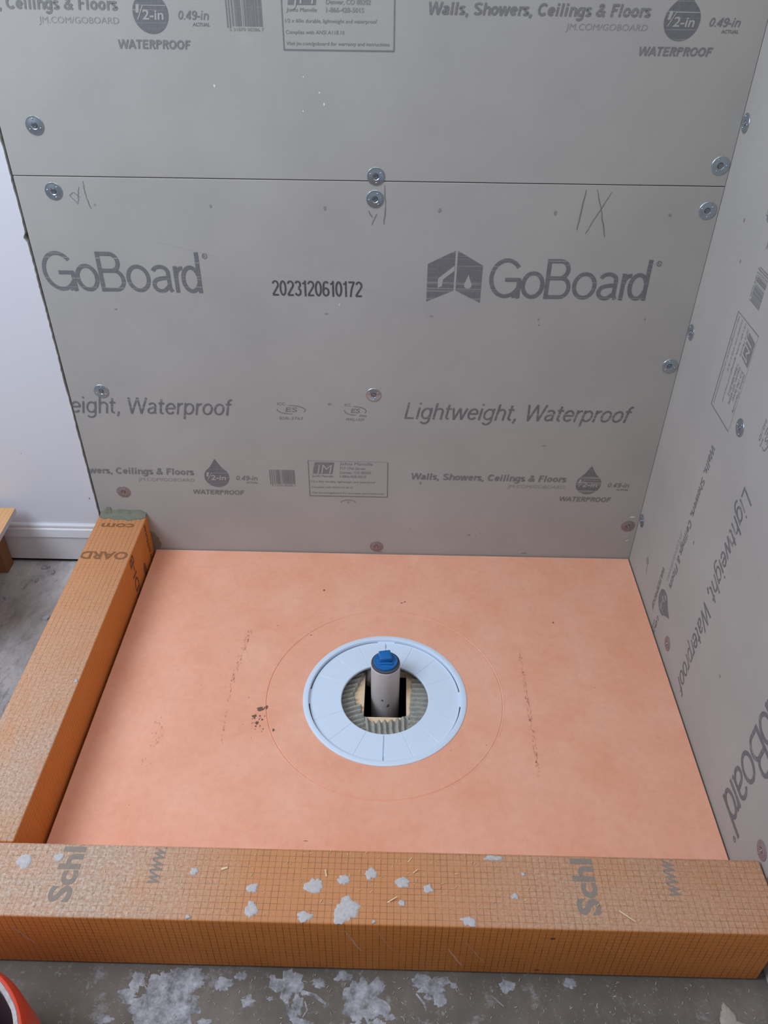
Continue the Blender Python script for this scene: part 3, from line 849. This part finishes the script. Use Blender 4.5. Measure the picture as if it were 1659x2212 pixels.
# ------------------------------------------------------------------ white drain support ring
def drain_ring():
    root = empty('drain_ring', (RC[0], RC[1], ZC))
    tag(root, 'white plastic drain support ring with radial lines set in the tray', 'drain ring')
    seg = 192
    R0, R1, R2, R3 = 0.0890, 0.1515, 0.1545, 0.1670
    zp = -0.0048                                      # plate level, local
    bm = bmesh.new()
    # outer rim
    lathe(bm, [(0.1552, -0.0100), (0.1552, 0.0010), (0.1560, 0.0022), (0.1572, 0.0026), (0.1640, 0.0024), (0.1668, 0.0014), (R3, 0.0002), (R3, -0.0010), (0.1600, -0.0100)], seg, close=True)
    bmesh.ops.recalc_face_normals(bm, faces=bm.faces)
    obj('outer_rim', bm, M_RING, root, smooth=True)
    # inner plate: 16 sectors parted by fine grooves, two deep slots front and back; arc slots at the rim between four tabs
    bm = bmesh.new()
    def prof(a):
        """height of plate in the groove pattern"""
        d = (math.degrees(a) - 90 + 11.25) % 22.5 - 11.25
        return d
    NA = 960
    for i in range(NA):
        a0, a1 = 2 * pi * i / NA, 2 * pi * (i + 1) / NA
        am = math.degrees((a0 + a1) / 2)
        tab = min(abs((am - c + 180) % 360 - 180) for c in (90, 180, 270, 0)) < 7.0
        ro = 0.1560 if tab else 0.1528
        def pt(r, a, z): return bm.verts.new((r * cos(a), r * sin(a), z))
        def zz(a): 
            dd = (math.degrees(a) - 90) % 22.5; dd = min(dd, 22.5 - dd)
            big = min(abs((math.degrees(a) - c + 180) % 360 - 180) for c in (90, 270)) < 3
            w = 0.75 if big else 0.42
            return (-0.0034 if big else -0.0011) * max(0, 1 - dd / w) if dd < w else 0
        r_a, r_b = 0.0905, 0.1480
        q = [pt(R0, a0, zp - .001), pt(R0, a1, zp - .001), pt(r_a, a1, zp), pt(r_a, a0, zp)]
        g = [pt(0.0925, a0, zp + zz(a0)), pt(0.0925, a1, zp + zz(a1)), pt(r_b, a1, zp + zz(a1)), pt(r_b, a0, zp + zz(a0))]
        e = [pt(ro, a0, zp + .0002), pt(ro, a1, zp + .0002), pt(ro, a1, zp - .004), pt(ro, a0, zp - .004)]
        u = [pt(R0, a0, zp - .0055), pt(R0, a1, zp - .0055)]
        bm.faces.new(q); bm.faces.new((q[3], q[2], g[1], g[0])); bm.faces.new(g); bm.faces.new((g[3], g[2], e[1], e[0])); bm.faces.new(e)
        bm.faces.new((u[0], u[1], q[1], q[0])); bm.faces.new((e[3], e[2], u[1], u[0]))
    bmesh.ops.remove_doubles(bm, verts=bm.verts, dist=1e-5)
    bmesh.ops.recalc_face_normals(bm, faces=bm.faces)
    obj('inner_plate', bm, M_RING, root, smooth=False)
    # dark ring below the arc slots, standing in for the shade in them
    bm = bmesh.new(); lathe(bm, [(0.1400, -0.0075), (0.1604, -0.0075), (0.1604, -0.0110), (0.1400, -0.0110)], 96, close=True)
    bmesh.ops.recalc_face_normals(bm, faces=bm.faces)
    obj('slot_shade', bm, M_RUB_SHADE, root)
drain_ring()

# ------------------------------------------------------------------ ridged thinset bed inside the opening
HOLE = [(-0.6364, -0.3485), (-0.6473, -0.3767), (-0.6546, -0.3981), (-0.6615, -0.4132), (-0.6544, -0.4277), (-0.6539, -0.4364), (-0.6420, -0.4403), (-0.6410, -0.4574), (-0.6306, -0.4727), (-0.6237, -0.4739), (-0.62, -0.4835), (-0.6042, -0.4789), (-0.594, -0.478), (-0.5861, -0.4784), (-0.5725, -0.4739), (-0.56, -0.4694), (-0.552, -0.4683), (-0.5452, -0.4647), (-0.5417, -0.4562), (-0.5428, -0.4419), (-0.5404, -0.423), (-0.5415, -0.4128), (-0.5378, -0.3948), (-0.5389, -0.3782), (-0.5352, -0.3643), (-0.5351, -0.3487), (-0.5411, -0.3400), (-0.5616, -0.3400), (-0.5800, -0.3380), (-0.6247, -0.3400)]
def inside(x, y, poly):
    c = False; j = len(poly) - 1
    for i in range(len(poly)):
        xi, yi = poly[i]; xj, yj = poly[j]
        if (yi > y) != (yj > y) and x < (xj - xi) * (y - yi) / (yj - yi) + xi: c = not c
        j = i
    return c
def thinset_bed():
    bm = bmesh.new(); st = 0.0014; R_ = 0.128
    n = int(2 * R_ / st)
    g = {}
    for i in range(n + 1):
        for j in range(n + 1):
            x = RC[0] - R_ + i * st; y = RC[1] - R_ + j * st
            if math.hypot(x - RC[0], y - RC[1]) > R_: continue
            wx = x + 0.0020 * noise.noise(Vector((x * 160, y * 160, 0))); wy = y + 0.0020 * noise.noise(Vector((x * 160, y * 160, 5)))
            ins = inside(wx, wy, HOLE)
            wob_ = 0.0022 * noise.noise(Vector((x * 45, y * 45, 9)))
            if y < -0.470 and abs(x + 0.590) < 0.045 : s = x + wob_ + 0.1 * (y + .47)
            elif x < -0.594: s = y - 0.34 * (x + .594) + wob_ + .003
            else: s = y + 0.05 * x + wob_
            ph = (s / 0.0122) % 1.0
            rid = max(0, sin(pi * min(1, ph * 1.35))) ** 0.7 if ph < 0.741 else 0
            if y > -0.352: rid = 0.5 + 0.5 * noise.noise(Vector((x * 90, y * 90, 3)))
            z = FL + 0.0030 + 0.0095 * rid + 0.0008 * noise.noise(Vector((x * 300, y * 300, 2)))
            if ins: z = FL - 0.0006
            g[i, j] = (bm.verts.new((x, y, z)), ins)
    for (i, j), (v, ins) in g.items():
        q = [g.get(k) for k in ((i, j), (i + 1, j), (i + 1, j + 1), (i, j + 1))]
        if None in q or all(t[1] for t in q): continue
        bm.faces.new([t[0] for t in q])
    loose = [v for v in bm.verts if not v.link_faces]
    bmesh.ops.delete(bm, geom=loose, context='VERTS')
    o = obj('thinset_bed', bm, M_THIN, smooth=False)
    for p in o.data.polygons: p.use_smooth = True
    tag(o, 'grey notched-trowel thinset ridges round the square hole inside the drain ring', 'thinset')
thinset_bed()

# ------------------------------------------------------------------ drain pipe and test plug
PX, PY, PZ = -0.5938, -0.3885, 0.0335
def pipe():
    bm = bmesh.new()
    lathe(bm, [(0.0262, -0.36), (0.0302, -0.36), (0.0302, PZ - 0.001), (0.0294, PZ), (0.0268, PZ), (0.0262, PZ - 0.001)], 64, close=True)
    bmesh.ops.recalc_face_normals(bm, faces=bm.faces)
    o = obj('drain_pipe', bm, M_PIPE, smooth=True)
    o.location = (PX, PY, 0)
    tag(o, 'white plastic drain pipe standing up through the square hole', 'pipe')
    F = Flat(); F.blob(0, 0, .0030, .0026, 3, 10, .4)
    bm = bmesh.new()
    for (a, z, s, sd) in ((-101, -0.048, .0028, 3), (-78, -0.066, .0034, 8), (-76, -0.062, .0022, 9)):
        rr = random.Random(sd); vs = []
        for k in range(12):
            q = 2 * pi * k / 12; r = s * (0.6 + 0.7 * rr.random()); aa = radians(a) + r * cos(q) / 0.0302
            vs.append(bm.verts.new((0.03035 * cos(aa), 0.03035 * sin(aa), z + r * sin(q))))
        bm.faces.new(vs)
    obj('mortar_smudge', bm, M_DIRT, o)
    root = empty('test_plug', (PX, PY, PZ))
    tag(root, 'blue expansion test plug with a raised knob in the top of the white pipe', 'plug')
    bm = bmesh.new(); lathe(bm, [(0.0255, -0.02), (0.0255, 0.0004), (0.0290, 0.0006), (0.0298, 0.0014), (0.0296, 0.0038), (0.0280, 0.0046), (0.0220, 0.0046)], 64)
    bmesh.ops.recalc_face_normals(bm, faces=bm.faces)
    obj('rubber_gasket', bm, M_RUB_SHADE, root, smooth=True)
    bm = bmesh.new(); lathe(bm, [(0.0238, 0.0030), (0.0246, 0.0045), (0.0246, 0.0085), (0.0236, 0.0098), (0.0215, 0.0100), (0.0195, 0.0090), (0.0185, 0.0092), (0.0, 0.0100)], 64)
    bmesh.ops.recalc_face_normals(bm, faces=bm.faces)
    obj('plug_body', bm, M_BLUE, root, smooth=True)
    bm = bmesh.new(); box(bm, -0.0140, 0.0140, -0.0070, 0.0185, 0.0085, 0.0225, bevel=0.0022, seg=3)
    for v in bm.verts:                                   # sides draw in towards the top
        t = (v.co.z - 0.0085) / 0.014
        v.co.x *= 1 - 0.16 * t; v.co.y = v.co.y * (1 - 0.1 * t)
    bmesh.ops.rotate(bm, verts=bm.verts, cent=(0, 0, 0), matrix=Matrix.Rotation(radians(10), 3, 'Z'))
    box(bm, -0.0125, 0.0150, -0.0120, -0.0060, 0.0085, 0.0125, bevel=0.0014, seg=2)
    obj('turning_knob', bm, M_BLUE, root, smooth=True)
pipe()
# mortar that ran down behind the pipe
def lump(name, mats, cx, cy, cz, rx, ry, rz, seed, parent=None, amp=.25, fr=1.8):
    bm = bmesh.new()
    bmesh.ops.create_icosphere(bm, subdivisions=4, radius=1)
    for v in bm.verts:
        d = v.co.normalized(); k = 1 + amp * noise.noise(d * fr + Vector((seed, 0, 0))) + amp * .4 * noise.noise(d * fr * 3 + Vector((0, seed, 0)))
        v.co = Vector((cx + d.x * rx * k, cy + d.y * ry * k, cz + d.z * rz * k))
    return obj(name, bm, mats, parent, smooth=True)
o = lump('mortar_run', M_THIN, -0.6240, -0.3500, -0.0560, 0.0125, 0.0080, 0.0330, 2.0, None, .3)
tag(o, 'grey mortar hanging into the hole behind the left side of the pipe', 'mortar')

# ------------------------------------------------------------------ curbs
LX1, LX0 = -1.1735, -1.1735 - CW
FY1, FY0 = -D, -D - CW
M_CURB_SHADE = simple('curb_base_shade', srgb(78, 74, 74), 0.9, var=.2, scale=200)  # dark strip under each curb stands in for its shadow line
def curb(name, x0, x1, y0, y1, mat, label):
    bm = bmesh.new(); box(bm, x0, x1, y0, y1, FL + 0.0035, H, bevel=0.0032, seg=3)
    o = obj(name, bm, mat, smooth=True)
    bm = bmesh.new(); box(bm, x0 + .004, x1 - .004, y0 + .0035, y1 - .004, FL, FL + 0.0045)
    obj('shadow_strip', bm, M_CURB_SHADE, o)
    tag(o, label, 'curb', 'orange foam curbs round the tray')
    return o
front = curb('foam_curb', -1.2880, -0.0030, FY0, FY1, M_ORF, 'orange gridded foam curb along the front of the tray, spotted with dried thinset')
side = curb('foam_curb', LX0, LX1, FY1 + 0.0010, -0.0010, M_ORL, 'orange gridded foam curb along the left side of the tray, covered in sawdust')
UP = Vector((0, 0, 1))
def curb_text(parent, name, body, fn, planes, toward, u0, u1, v, h, mat, bold=0.02, shear=0):
    F = Flat(); F.text(body, u0, u1, v, h, shear, bold)
    return flat_obj(name, F, [mat], fn, parent, planes, toward)
cf = [((0, FY1 - 0.003, 0), (0, 1, 0)), ((0, FY0 + .003, 0), (0, -1, 0))]
# on the front curb the print reads away from the camera (u -> +Y, v -> -X)
for x0 in (-1.0560, -0.2670):
    fn = lambda u, v, k, x0=x0: (x0 - v, FY0 + u, H + 0.00025)
    curb_text(front, 'printed_name', 'Schluter', fn, cf, UP, 0.0215, 0.2080, 0.0, 0.0330, M_KINK, 0.035)
    fn = lambda u, v, k, x0=x0: (x0 + 0.1270 - v, FY0 + u, H + 0.00025)
    curb_text(front, 'printed_web_address', 'www.schluter', fn, cf, UP, 0.0500, 0.2000, 0.0, 0.0270, M_KINK, 0.015, 0.2)
# small date marks on the front face
F = Flat(); F.rect(-.3405, -.3340, .0735, .0790); F.blob(-.3480, -.028, .004, .0035, 2)
flat_obj('printed_mark', F, [M_KINKD], lambda u, v, k: (u, FY0 - .00025, v), front, None, TB)
# pale drips on the front face
F = Flat()
for p, q, w in (((-.6440, .085), (-.6200, .020), .0030), ((-.6000, .095), (-.5700, .020), .0012), ((-.4890, .035), (-.4650, -.020), .0035), ((-.4650, .060), (-.4300, -.010), .0014), ((-.2620, .065), (-.2440, .040), .0010), ((-1.14, .075), (-1.118, .020), .004)):
    F.stroke(wob(p, q, 3), w, 0, True)
flat_obj('dried_drip', F, [simple('faint_drip', srgb(214, 160, 124), 0.8, var=0.15, scale=200)], lambda u, v, k: (u, FY0 - .00022, v), front, None, TB)
# side curb: upside-down OARD across the top, then the web line nearer the wall
cs = [((LX1 - 0.0030, 0, 0), (1, 0, 0)), ((LX0 + .003, 0, 0), (-1, 0, 0))]
fn = lambda u, v, k: (LX1 - 0.006 - u, -0.1380 - v, H + 0.00025)
curb_text(side, 'printed_name', 'OARD', fn, cs, UP, 0.0, 0.1080, 0.0, 0.0250, M_KINKB, 0.035)
fn = lambda u, v, k: (LX1 - 0.020 - u, -0.0350 - v, H + 0.00025)
curb_text(side, 'printed_web_address', 'com', fn, cs, UP, 0.0, 0.0780, 0.0, 0.0200, M_KINKB, 0.03)
# the inner face carries the start of the same words, reading upward
ci = [((0, 0, H - .003), (0, 0, 1)), ((0, 0, FL), (0, 0, -1))]
fi = lambda u, v, k: (LX1 + 0.00025, -0.1380 - v, FL + u)
curb_text(side, 'printed_name', 'KERDI-B', fi, ci, Vector((1, 0, 0)), -0.0450, 0.1480, 0.0, 0.0260, M_KINKD, 0.02)
fi2 = lambda u, v, k: (LX1 + 0.00025, -0.0270 - v, FL + u)
curb_text(side, 'printed_web_address', 'www.schluter', fi2, ci, Vector((1, 0, 0)), 0.0, 0.1480, 0.0, 0.0150, M_KINKD, 0.02)
F = Flat(); F.poly(arc(.072, .0, .020, .010, 0, 360, 20))
flat_obj('printed_emblem', F, [M_KINKD], lambda u, v, k: (LX1 + 0.00025, -0.085 - v, FL + u - .02), side, None, Vector((1, 0, 0)))

# dried thinset spots on the curbs: each one a shallow dab
def dab(name, x, y, z, rx, ry, seed, mat, parent, th=0.0016, spike=0.7, n=40):
    rr = random.Random(seed); bm = bmesh.new()
    rad = []
    for k in range(n):
        p = Vector((cos(2 * pi * k / n), sin(2 * pi * k / n), 0)); o_ = Vector((seed * 3.17, 0, seed * 1.3))
        r = 0.95 + spike * (0.75 * noise.noise(p * 1.3 + o_) + 0.45 * noise.noise(p * 3.1 + o_) + 0.3 * max(0, noise.noise(p * 6.5 + o_)) + 0.12 * noise.noise(p * 14 + o_))
        rad.append(max(0.25, r))
    rings = [(1.0, 0.0), (0.93, th * .6), (0.75, th), (0.4, th * 1.1)]
    prev = None
    for s, h in rings:
        cur = [bm.verts.new((x + rx * s * rad[k] * cos(2 * pi * k / n), y + ry * s * rad[k] * sin(2 * pi * k / n), z + h * (1 + .3 * (rr.random() - .5)))) for k in range(n)]
        if prev:
            for k in range(n): bm.faces.new((prev[k], prev[(k + 1) % n], cur[(k + 1) % n], cur[k]))
        prev = cur
    bm.faces.new(prev)
    return obj(name, bm, mat, parent, smooth=True)
CURB_SPOTS = [(-0.6443, -0.9330, 0.0210, 0.0180), (-0.6923, -0.8965, 0.0130, 0.0125), (-0.786, -0.9031, 0.0084, 0.0078), (-0.7833, -0.9351, 0.0110, 0.0121), (-0.7035, -0.9440, 0.0110, 0.0067), (-0.6494, -0.8867, 0.0094, 0.0079), (-0.6088, -0.877, 0.0090, 0.0095), (-0.5592, -0.8888, 0.0110, 0.0086), (-0.5208, -0.8979, 0.0075, 0.0071), (-0.5605, -0.9207, 0.0055, 0.0048), (-0.6009, -0.9490, 0.0034, 0.0025), (-0.4625, -0.9455, 0.0125, 0.0066), (-0.4188, -0.8470, 0.0150, 0.0050), (-0.3913, -0.9067, 0.0063, 0.0049), (-0.3746, -0.8711, 0.0036, 0.0029), (-1.1442, -0.8697, 0.0125, 0.0115), (-1.0921, -0.8624, 0.0072, 0.0067), (-0.8736, -0.9490, 0.004, 0.0030), (-0.8784, -0.8793, 0.0064, 0.0070)]
for k, (x, y, a, b) in enumerate(CURB_SPOTS):
    dab('thinset_spot', x, y, H - 0.0001, a, b, k + 1, M_SPOT, front, spike=.62)
dab('thinset_spot', -1.1790, -0.5133, H - 0.0001, .0035, .0050, 40, M_SPOT, side)

# mortar dressing where the side curb meets the wall
def mortar_joint():
    bm = bmesh.new(); n = 46
    x0, x1 = LX0 + 0.004, LX1 - 0.001
    rows = []
    for i in range(n + 1):
        t = i / n; x = x0 + (x1 - x0) * t
        e = min(1, min(t, 1 - t) * 9)
        out = (0.020 + 0.006 * noise.noise(Vector((x * 40, 0, 3))) + 0.0025 * noise.noise(Vector((x * 260, 0, 3)))) * (0.55 + 0.45 * e)
        upz = (0.015 + 0.004 * noise.noise(Vector((x * 50, 4, 3)))) * (0.5 + 0.5 * e) + (0.008 if 0.14 < t < 0.24 else 0)
        rows.append([bm.verts.new(p) for p in ((x, -0.0010 - out, H - 0.0002), (x, -0.001 - out * .92, H + 0.0022), (x, -0.001 - out * .5, H + 0.0035), (x, -0.0055, H + 0.0062), (x, -0.0024, H + upz * .8), (x, -0.0002, H + upz))])
    for A, B in zip(rows[:-1], rows[1:]):
        for k in range(5): bm.faces.new((A[k], B[k], B[k + 1], A[k + 1]))
    for A in (rows[0], rows[-1]): bm.faces.new(A)
    bmesh.ops.recalc_face_normals(bm, faces=bm.faces)
    o = obj('mortar_joint', bm, M_SMEAR, smooth=True)
    tag(o, 'green-grey mortar smeared over the wall end of the side curb', 'mortar')
    F = Flat()
    F.poly([(-1.1725, .055), (-1.1650, .052), (-1.1610, .040), (-1.1560, .036), (-1.1570, .026), (-1.1530, .018), (-1.1570, .004), (-1.1725, .002)])
    bm = bmesh.new(); extrude_poly(bm, F.p[0][0], 0, 0.0016)
    for v in bm.verts: v.co = Vector((v.co.x, -v.co.z - 0.0002, v.co.y))
    bmesh.ops.recalc_face_normals(bm, faces=bm.faces)
    q = obj('mortar_smear', bm, M_SMUDGE2)
    tag(q, 'small grey-green mortar smear on the back board beside the side curb', 'mortar')
M_SMUDGE2 = thin_mat('olive_mortar_smear', srgb(118, 114, 102), srgb(136, 130, 118), 120)
mortar_joint()

# ------------------------------------------------------------------ splashes on the floor
FS = [(-0.9085, -1.0028, 0.055, 0.0377), (-0.8945, -0.9720, 0.0288, 0.0150), (-0.7349, -0.9800, 0.0240, 0.0230), (-0.7174, -1.0080, 0.0085, 0.019), (-0.6123, -0.9950, 0.0300, 0.0350), (-0.6494, -0.9640, 0.0120, 0.0080), (-0.5124, -0.9720, 0.0280, 0.0160), (-0.7919, -1.0019, 0.0100, 0.008), (-0.6845, -0.9730, 0.0115, 0.0080), (-0.295, -0.9651, 0.0100, 0.0075), (-0.3941, -0.9708, 0.0120, 0.0100), (-0.8081, -0.9660, 0.0086, 0.007), (-0.8345, -0.9790, 0.015, 0.0100), (-0.9664, -0.9770, 0.0100, 0.0150), (-1.003, -1.0305, 0.0130, 0.0074), (-0.7084, -1.0300, 0.0174, 0.0075), (-0.60, -1.045, .03, .02), (-0.50, -0.992, .010, .012)]
for k, (x, y, a, b) in enumerate(FS):
    dab('thinset_splash', x, y, FL - 0.0001, a, b, k + 60, M_SPLASH, FLOOR, th=0.0008, spike=0.75, n=90)
    if a > .02:
        rs = random.Random(k)
        for m in range(7):
            q = rs.uniform(0, 2 * pi); d_ = rs.uniform(.8, 1.5); yy = y + b * d_ * sin(q)
            if yy > FY0 - .012: continue
            dab('thinset_splash', x + a * d_ * cos(q), yy, FL - 0.0001, a * rs.uniform(.08, .3), b * rs.uniform(.1, .35), k * 10 + m + 200, M_SPLASH, FLOOR, th=0.0006, spike=0.7, n=40)
for k, (x, y, a, b) in enumerate([(-0.0654, -1.0120, 0.0130, 0.0240), (-0.0455, -1.0250, 0.0260, 0.012)]):
    dab('thinset_splash', x, y, FL - 0.0001, a, b, k + 90, M_SPLASH2, FLOOR, th=0.003, spike=0.4, n=40)
# splash tails
def tail(pts, w, seed):
    F = Flat(); F.stroke(pts, w, 0, True)
    flat_obj('thinset_streak', F, [M_SPLASH], lambda u, v, k: (u, v, FL + .0006), FLOOR, None, UP)
tail([(-.715, -.985), (-.690, -.992), (-.672, -1.003)], .006, 1); tail([(-.735, -.99), (-.728, -1.015), (-.715, -1.035)], .006, 2)
tail([(-.705, -1.00), (-.700, -1.012), (-.706, -1.022)], .003, 2); tail([(-.535, -.985), (-.522, -1.000), (-.520, -1.010)], .004, 2)
tail([(-.420, -.985), (-.402, -1.000)], .002, 2)
FD = [(-1.4447, -0.028, 0.0095, 0.0080), (-1.4198, -0.048, 0.0040, 0.0070), (-1.4493, -0.0775, 0.004, 0.008), (-1.4989, -0.1391, 0.0080, 0.0070), (-1.3826, -0.202, 0.008, 0.009)]
for k, (x, y, a, b) in enumerate(FD):
    lo = dab('plaster_crumb', x, y, FL - .0001, a, b, k + 120, M_SPLASH, FLOOR, th=.004, spike=.6, n=14)

# ------------------------------------------------------------------ sawdust and shavings (uncountable)
def shavings(where, label, seed):
    bm = bmesh.new(); rr = random.Random(seed)
    def chip(x, y, z, L, w, a):
        h = rr.uniform(.0003, .0010)
        c, s = cos(a), sin(a)
        P = [(-L / 2, -w / 2), (L / 2, -w * .3), (L / 2, w * .3), (-L / 2, w / 2)]
        lift = rr.uniform(0, L * .35)
        top = [bm.verts.new((x + px * c - py * s, y + px * s + py * c, z + h + (lift if px > 0 else 0))) for px, py in P]
        bot = [bm.verts.new((x + px * c - py * s, y + px * s + py * c, z + (lift if px > 0 else 0))) for px, py in P]
        bm.faces.new(top); bm.faces.new(list(reversed(bot)))
        for i in range(4): bm.faces.new((bot[i], bot[(i + 1) % 4], top[(i + 1) % 4], top[i]))
    if where == 'front':
        for k in range(330):
            x = rr.uniform(-1.28, -.03)
            if -0.42 < x and rr.random() < .6: continue
            chip(x, rr.uniform(FY0 + .005, FY1 - .004), H + .0003, rr.uniform(.0014, .0050), rr.uniform(.0004, .0010), rr.uniform(0, pi))
        for (x, y, L, w, a) in ((-.2290, -.9330, .026, .0022, -.7), (-.833, -.874, .010, .004, .3), (-.677, -.878, .010, .003, 1.8), (-.575, -.917, .016, .002, .5), (-.548, -.853, .010, .0016, .9), (-.540, -.872, .008, .0016, .6)):
            chip(x, y, H + .0005, L, w, a)
    elif where == 'side':
        for k in range(230):
            y = -0.15 - 0.68 * rr.random() ** .7
            chip(rr.uniform(LX0 + .005, LX1 - .005), y, H + .0003, rr.uniform(.0014, .0045), rr.uniform(.0004, .0010), rr.uniform(0, pi))
    else:
        for k in range(420):
            chip(rr.uniform(-0.98, -.02), rr.uniform(-1.10, FY0 - .004), FL + .0003, rr.uniform(.0015, .0050), rr.uniform(.0004, .0012), rr.uniform(0, pi))
        for k in range(150):
            chip(rr.uniform(-1.52, LX0 - .006), rr.uniform(-.6, -.06), FL + .0003, rr.uniform(.002, .006), rr.uniform(.0006, .0014), rr.uniform(0, pi))
    bmesh.ops.recalc_face_normals(bm, faces=bm.faces)
    o = obj('wood_shavings', bm, M_CHIP if where != 'floor' else M_CHIP2)
    tag(o, label, 'sawdust', None, 'stuff')
M_CHIP2 = simple('dusty_wood_shaving', srgb(190, 182, 170), 0.9, var=0.2, scale=30)
shavings('front', 'scattered pale wood shavings lying on top of the front curb', 11)
shavings('side', 'sprinkled pale sawdust shavings lying on top of the left side curb', 12)
shavings('floor', 'dusty pale shavings and grit scattered over the grey floor', 13)

# ------------------------------------------------------------------ far left: scrap of board lying on an offcut
def scrap():
    z1 = 0.135; th = 0.0127
    root = empty('board_offcut', (-1.60, -0.15, z1 - th))
    tag(root, 'scrap of orange-faced foam board with white edge at the far left', 'board scrap')
    pts = [(-1.85, 0.006 - .022), (-1.4755, -0.0215), (-1.4705, -0.1600), (-1.4670, -0.34), (-1.85, -0.34)]
    for nm, a, b, m in (('orange_face', z1 - .0012, z1, M_ORS), ('foam_core', z1 - th + .001, z1 - .0012, M_WCHIP2), ('orange_back', z1 - th, z1 - th + .001, M_ORS)):
        bm = bmesh.new(); extrude_poly(bm, pts, a, b); bmesh.ops.recalc_face_normals(bm, faces=bm.faces)
        for v in bm.verts: v.co -= Vector((-1.60, -0.15, z1 - th))
        obj(nm, bm, m, root)
    bm = bmesh.new(); box(bm, -1.85, -1.5020, -0.17, -0.030, z1 - th - .034, z1 - th - 0.0002, bevel=.0015)
    o = obj('foam_strip', bm, M_ORD); tag(o, 'short orange foam strip directly beneath the white-edged board scrap', 'board scrap')
    bm = bmesh.new(); box(bm, -1.85, -1.5300, -0.052, -0.014, FL, z1 - th - .0345, bevel=.002)
    o = obj('shaded_offcut', bm, M_OFFCUT_SHADE); tag(o, 'curb offcut coloured shaded brown, on the floor holding up the board scrap at far left', 'block')
M_WCHIP2 = simple('pale_foam_core', srgb(186, 190, 198), 0.9, var=.05, scale=300)
M_ORD = simple('plain_orange_foam', srgb(206, 130, 60), 0.8, var=.06, scale=60)
M_OFFCUT_SHADE = simple('shaded_curb_offcut', srgb(140, 100, 70), 0.8, var=.12, scale=40)  # orange curb offcut coloured brown for its shaded front
scrap()

# ------------------------------------------------------------------ red bucket at the lower left
def bucket():
    root = empty('bucket', (-1.1735, -1.1725, FL))
    tag(root, 'red plastic bucket with mortar-crusted rim at the lower left corner', 'bucket')
    h = 0.195
    bm = bmesh.new()
    lathe(bm, [(0.0, 0.0), (0.146, 0.0), (0.150, 0.006), (0.1515, h * .5), (0.1500, h - .030), (0.1465, h - .010), (0.1425, h - .001), (0.1405, h), (0.1375, h), (0.1355, h - .006), (0.124, 0.006), (0.0, 0.006)], 96)
    bmesh.ops.recalc_face_normals(bm, faces=bm.faces)
    obj('bucket_body', bm, M_RED, root, smooth=True)
    bm = bmesh.new()
    rings = []
    for k in range(120):
        a = 2 * pi * k / 120; c, s = cos(a), sin(a); w = noise.noise(Vector((c * 6, s * 6, 1)))
        r0 = 0.1310 + .002 * w; r1 = 0.1392 + .0018 * w
        rings.append([bm.verts.new((r * c, r * s, z)) for r, z in ((0.1352, h - .030 + .01 * w), (r0 + .001, h - .012), (r0 + .002, h + .0005), (r1 - .001, h + .0018), (r1, h - .0004))])
    for i in range(120):
        A, B = rings[i], rings[(i + 1) % 120]
        for k in range(4): bm.faces.new((A[k], B[k], B[k + 1], A[k + 1]))
    bmesh.ops.recalc_face_normals(bm, faces=bm.faces)
    obj('mortar_crust', bm, M_CRUST, root, smooth=True)
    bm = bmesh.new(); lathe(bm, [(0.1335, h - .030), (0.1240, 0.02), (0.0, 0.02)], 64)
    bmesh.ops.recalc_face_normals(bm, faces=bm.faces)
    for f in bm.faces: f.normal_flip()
    obj('dark_lining', bm, M_BIN, root, smooth=True)
bucket()
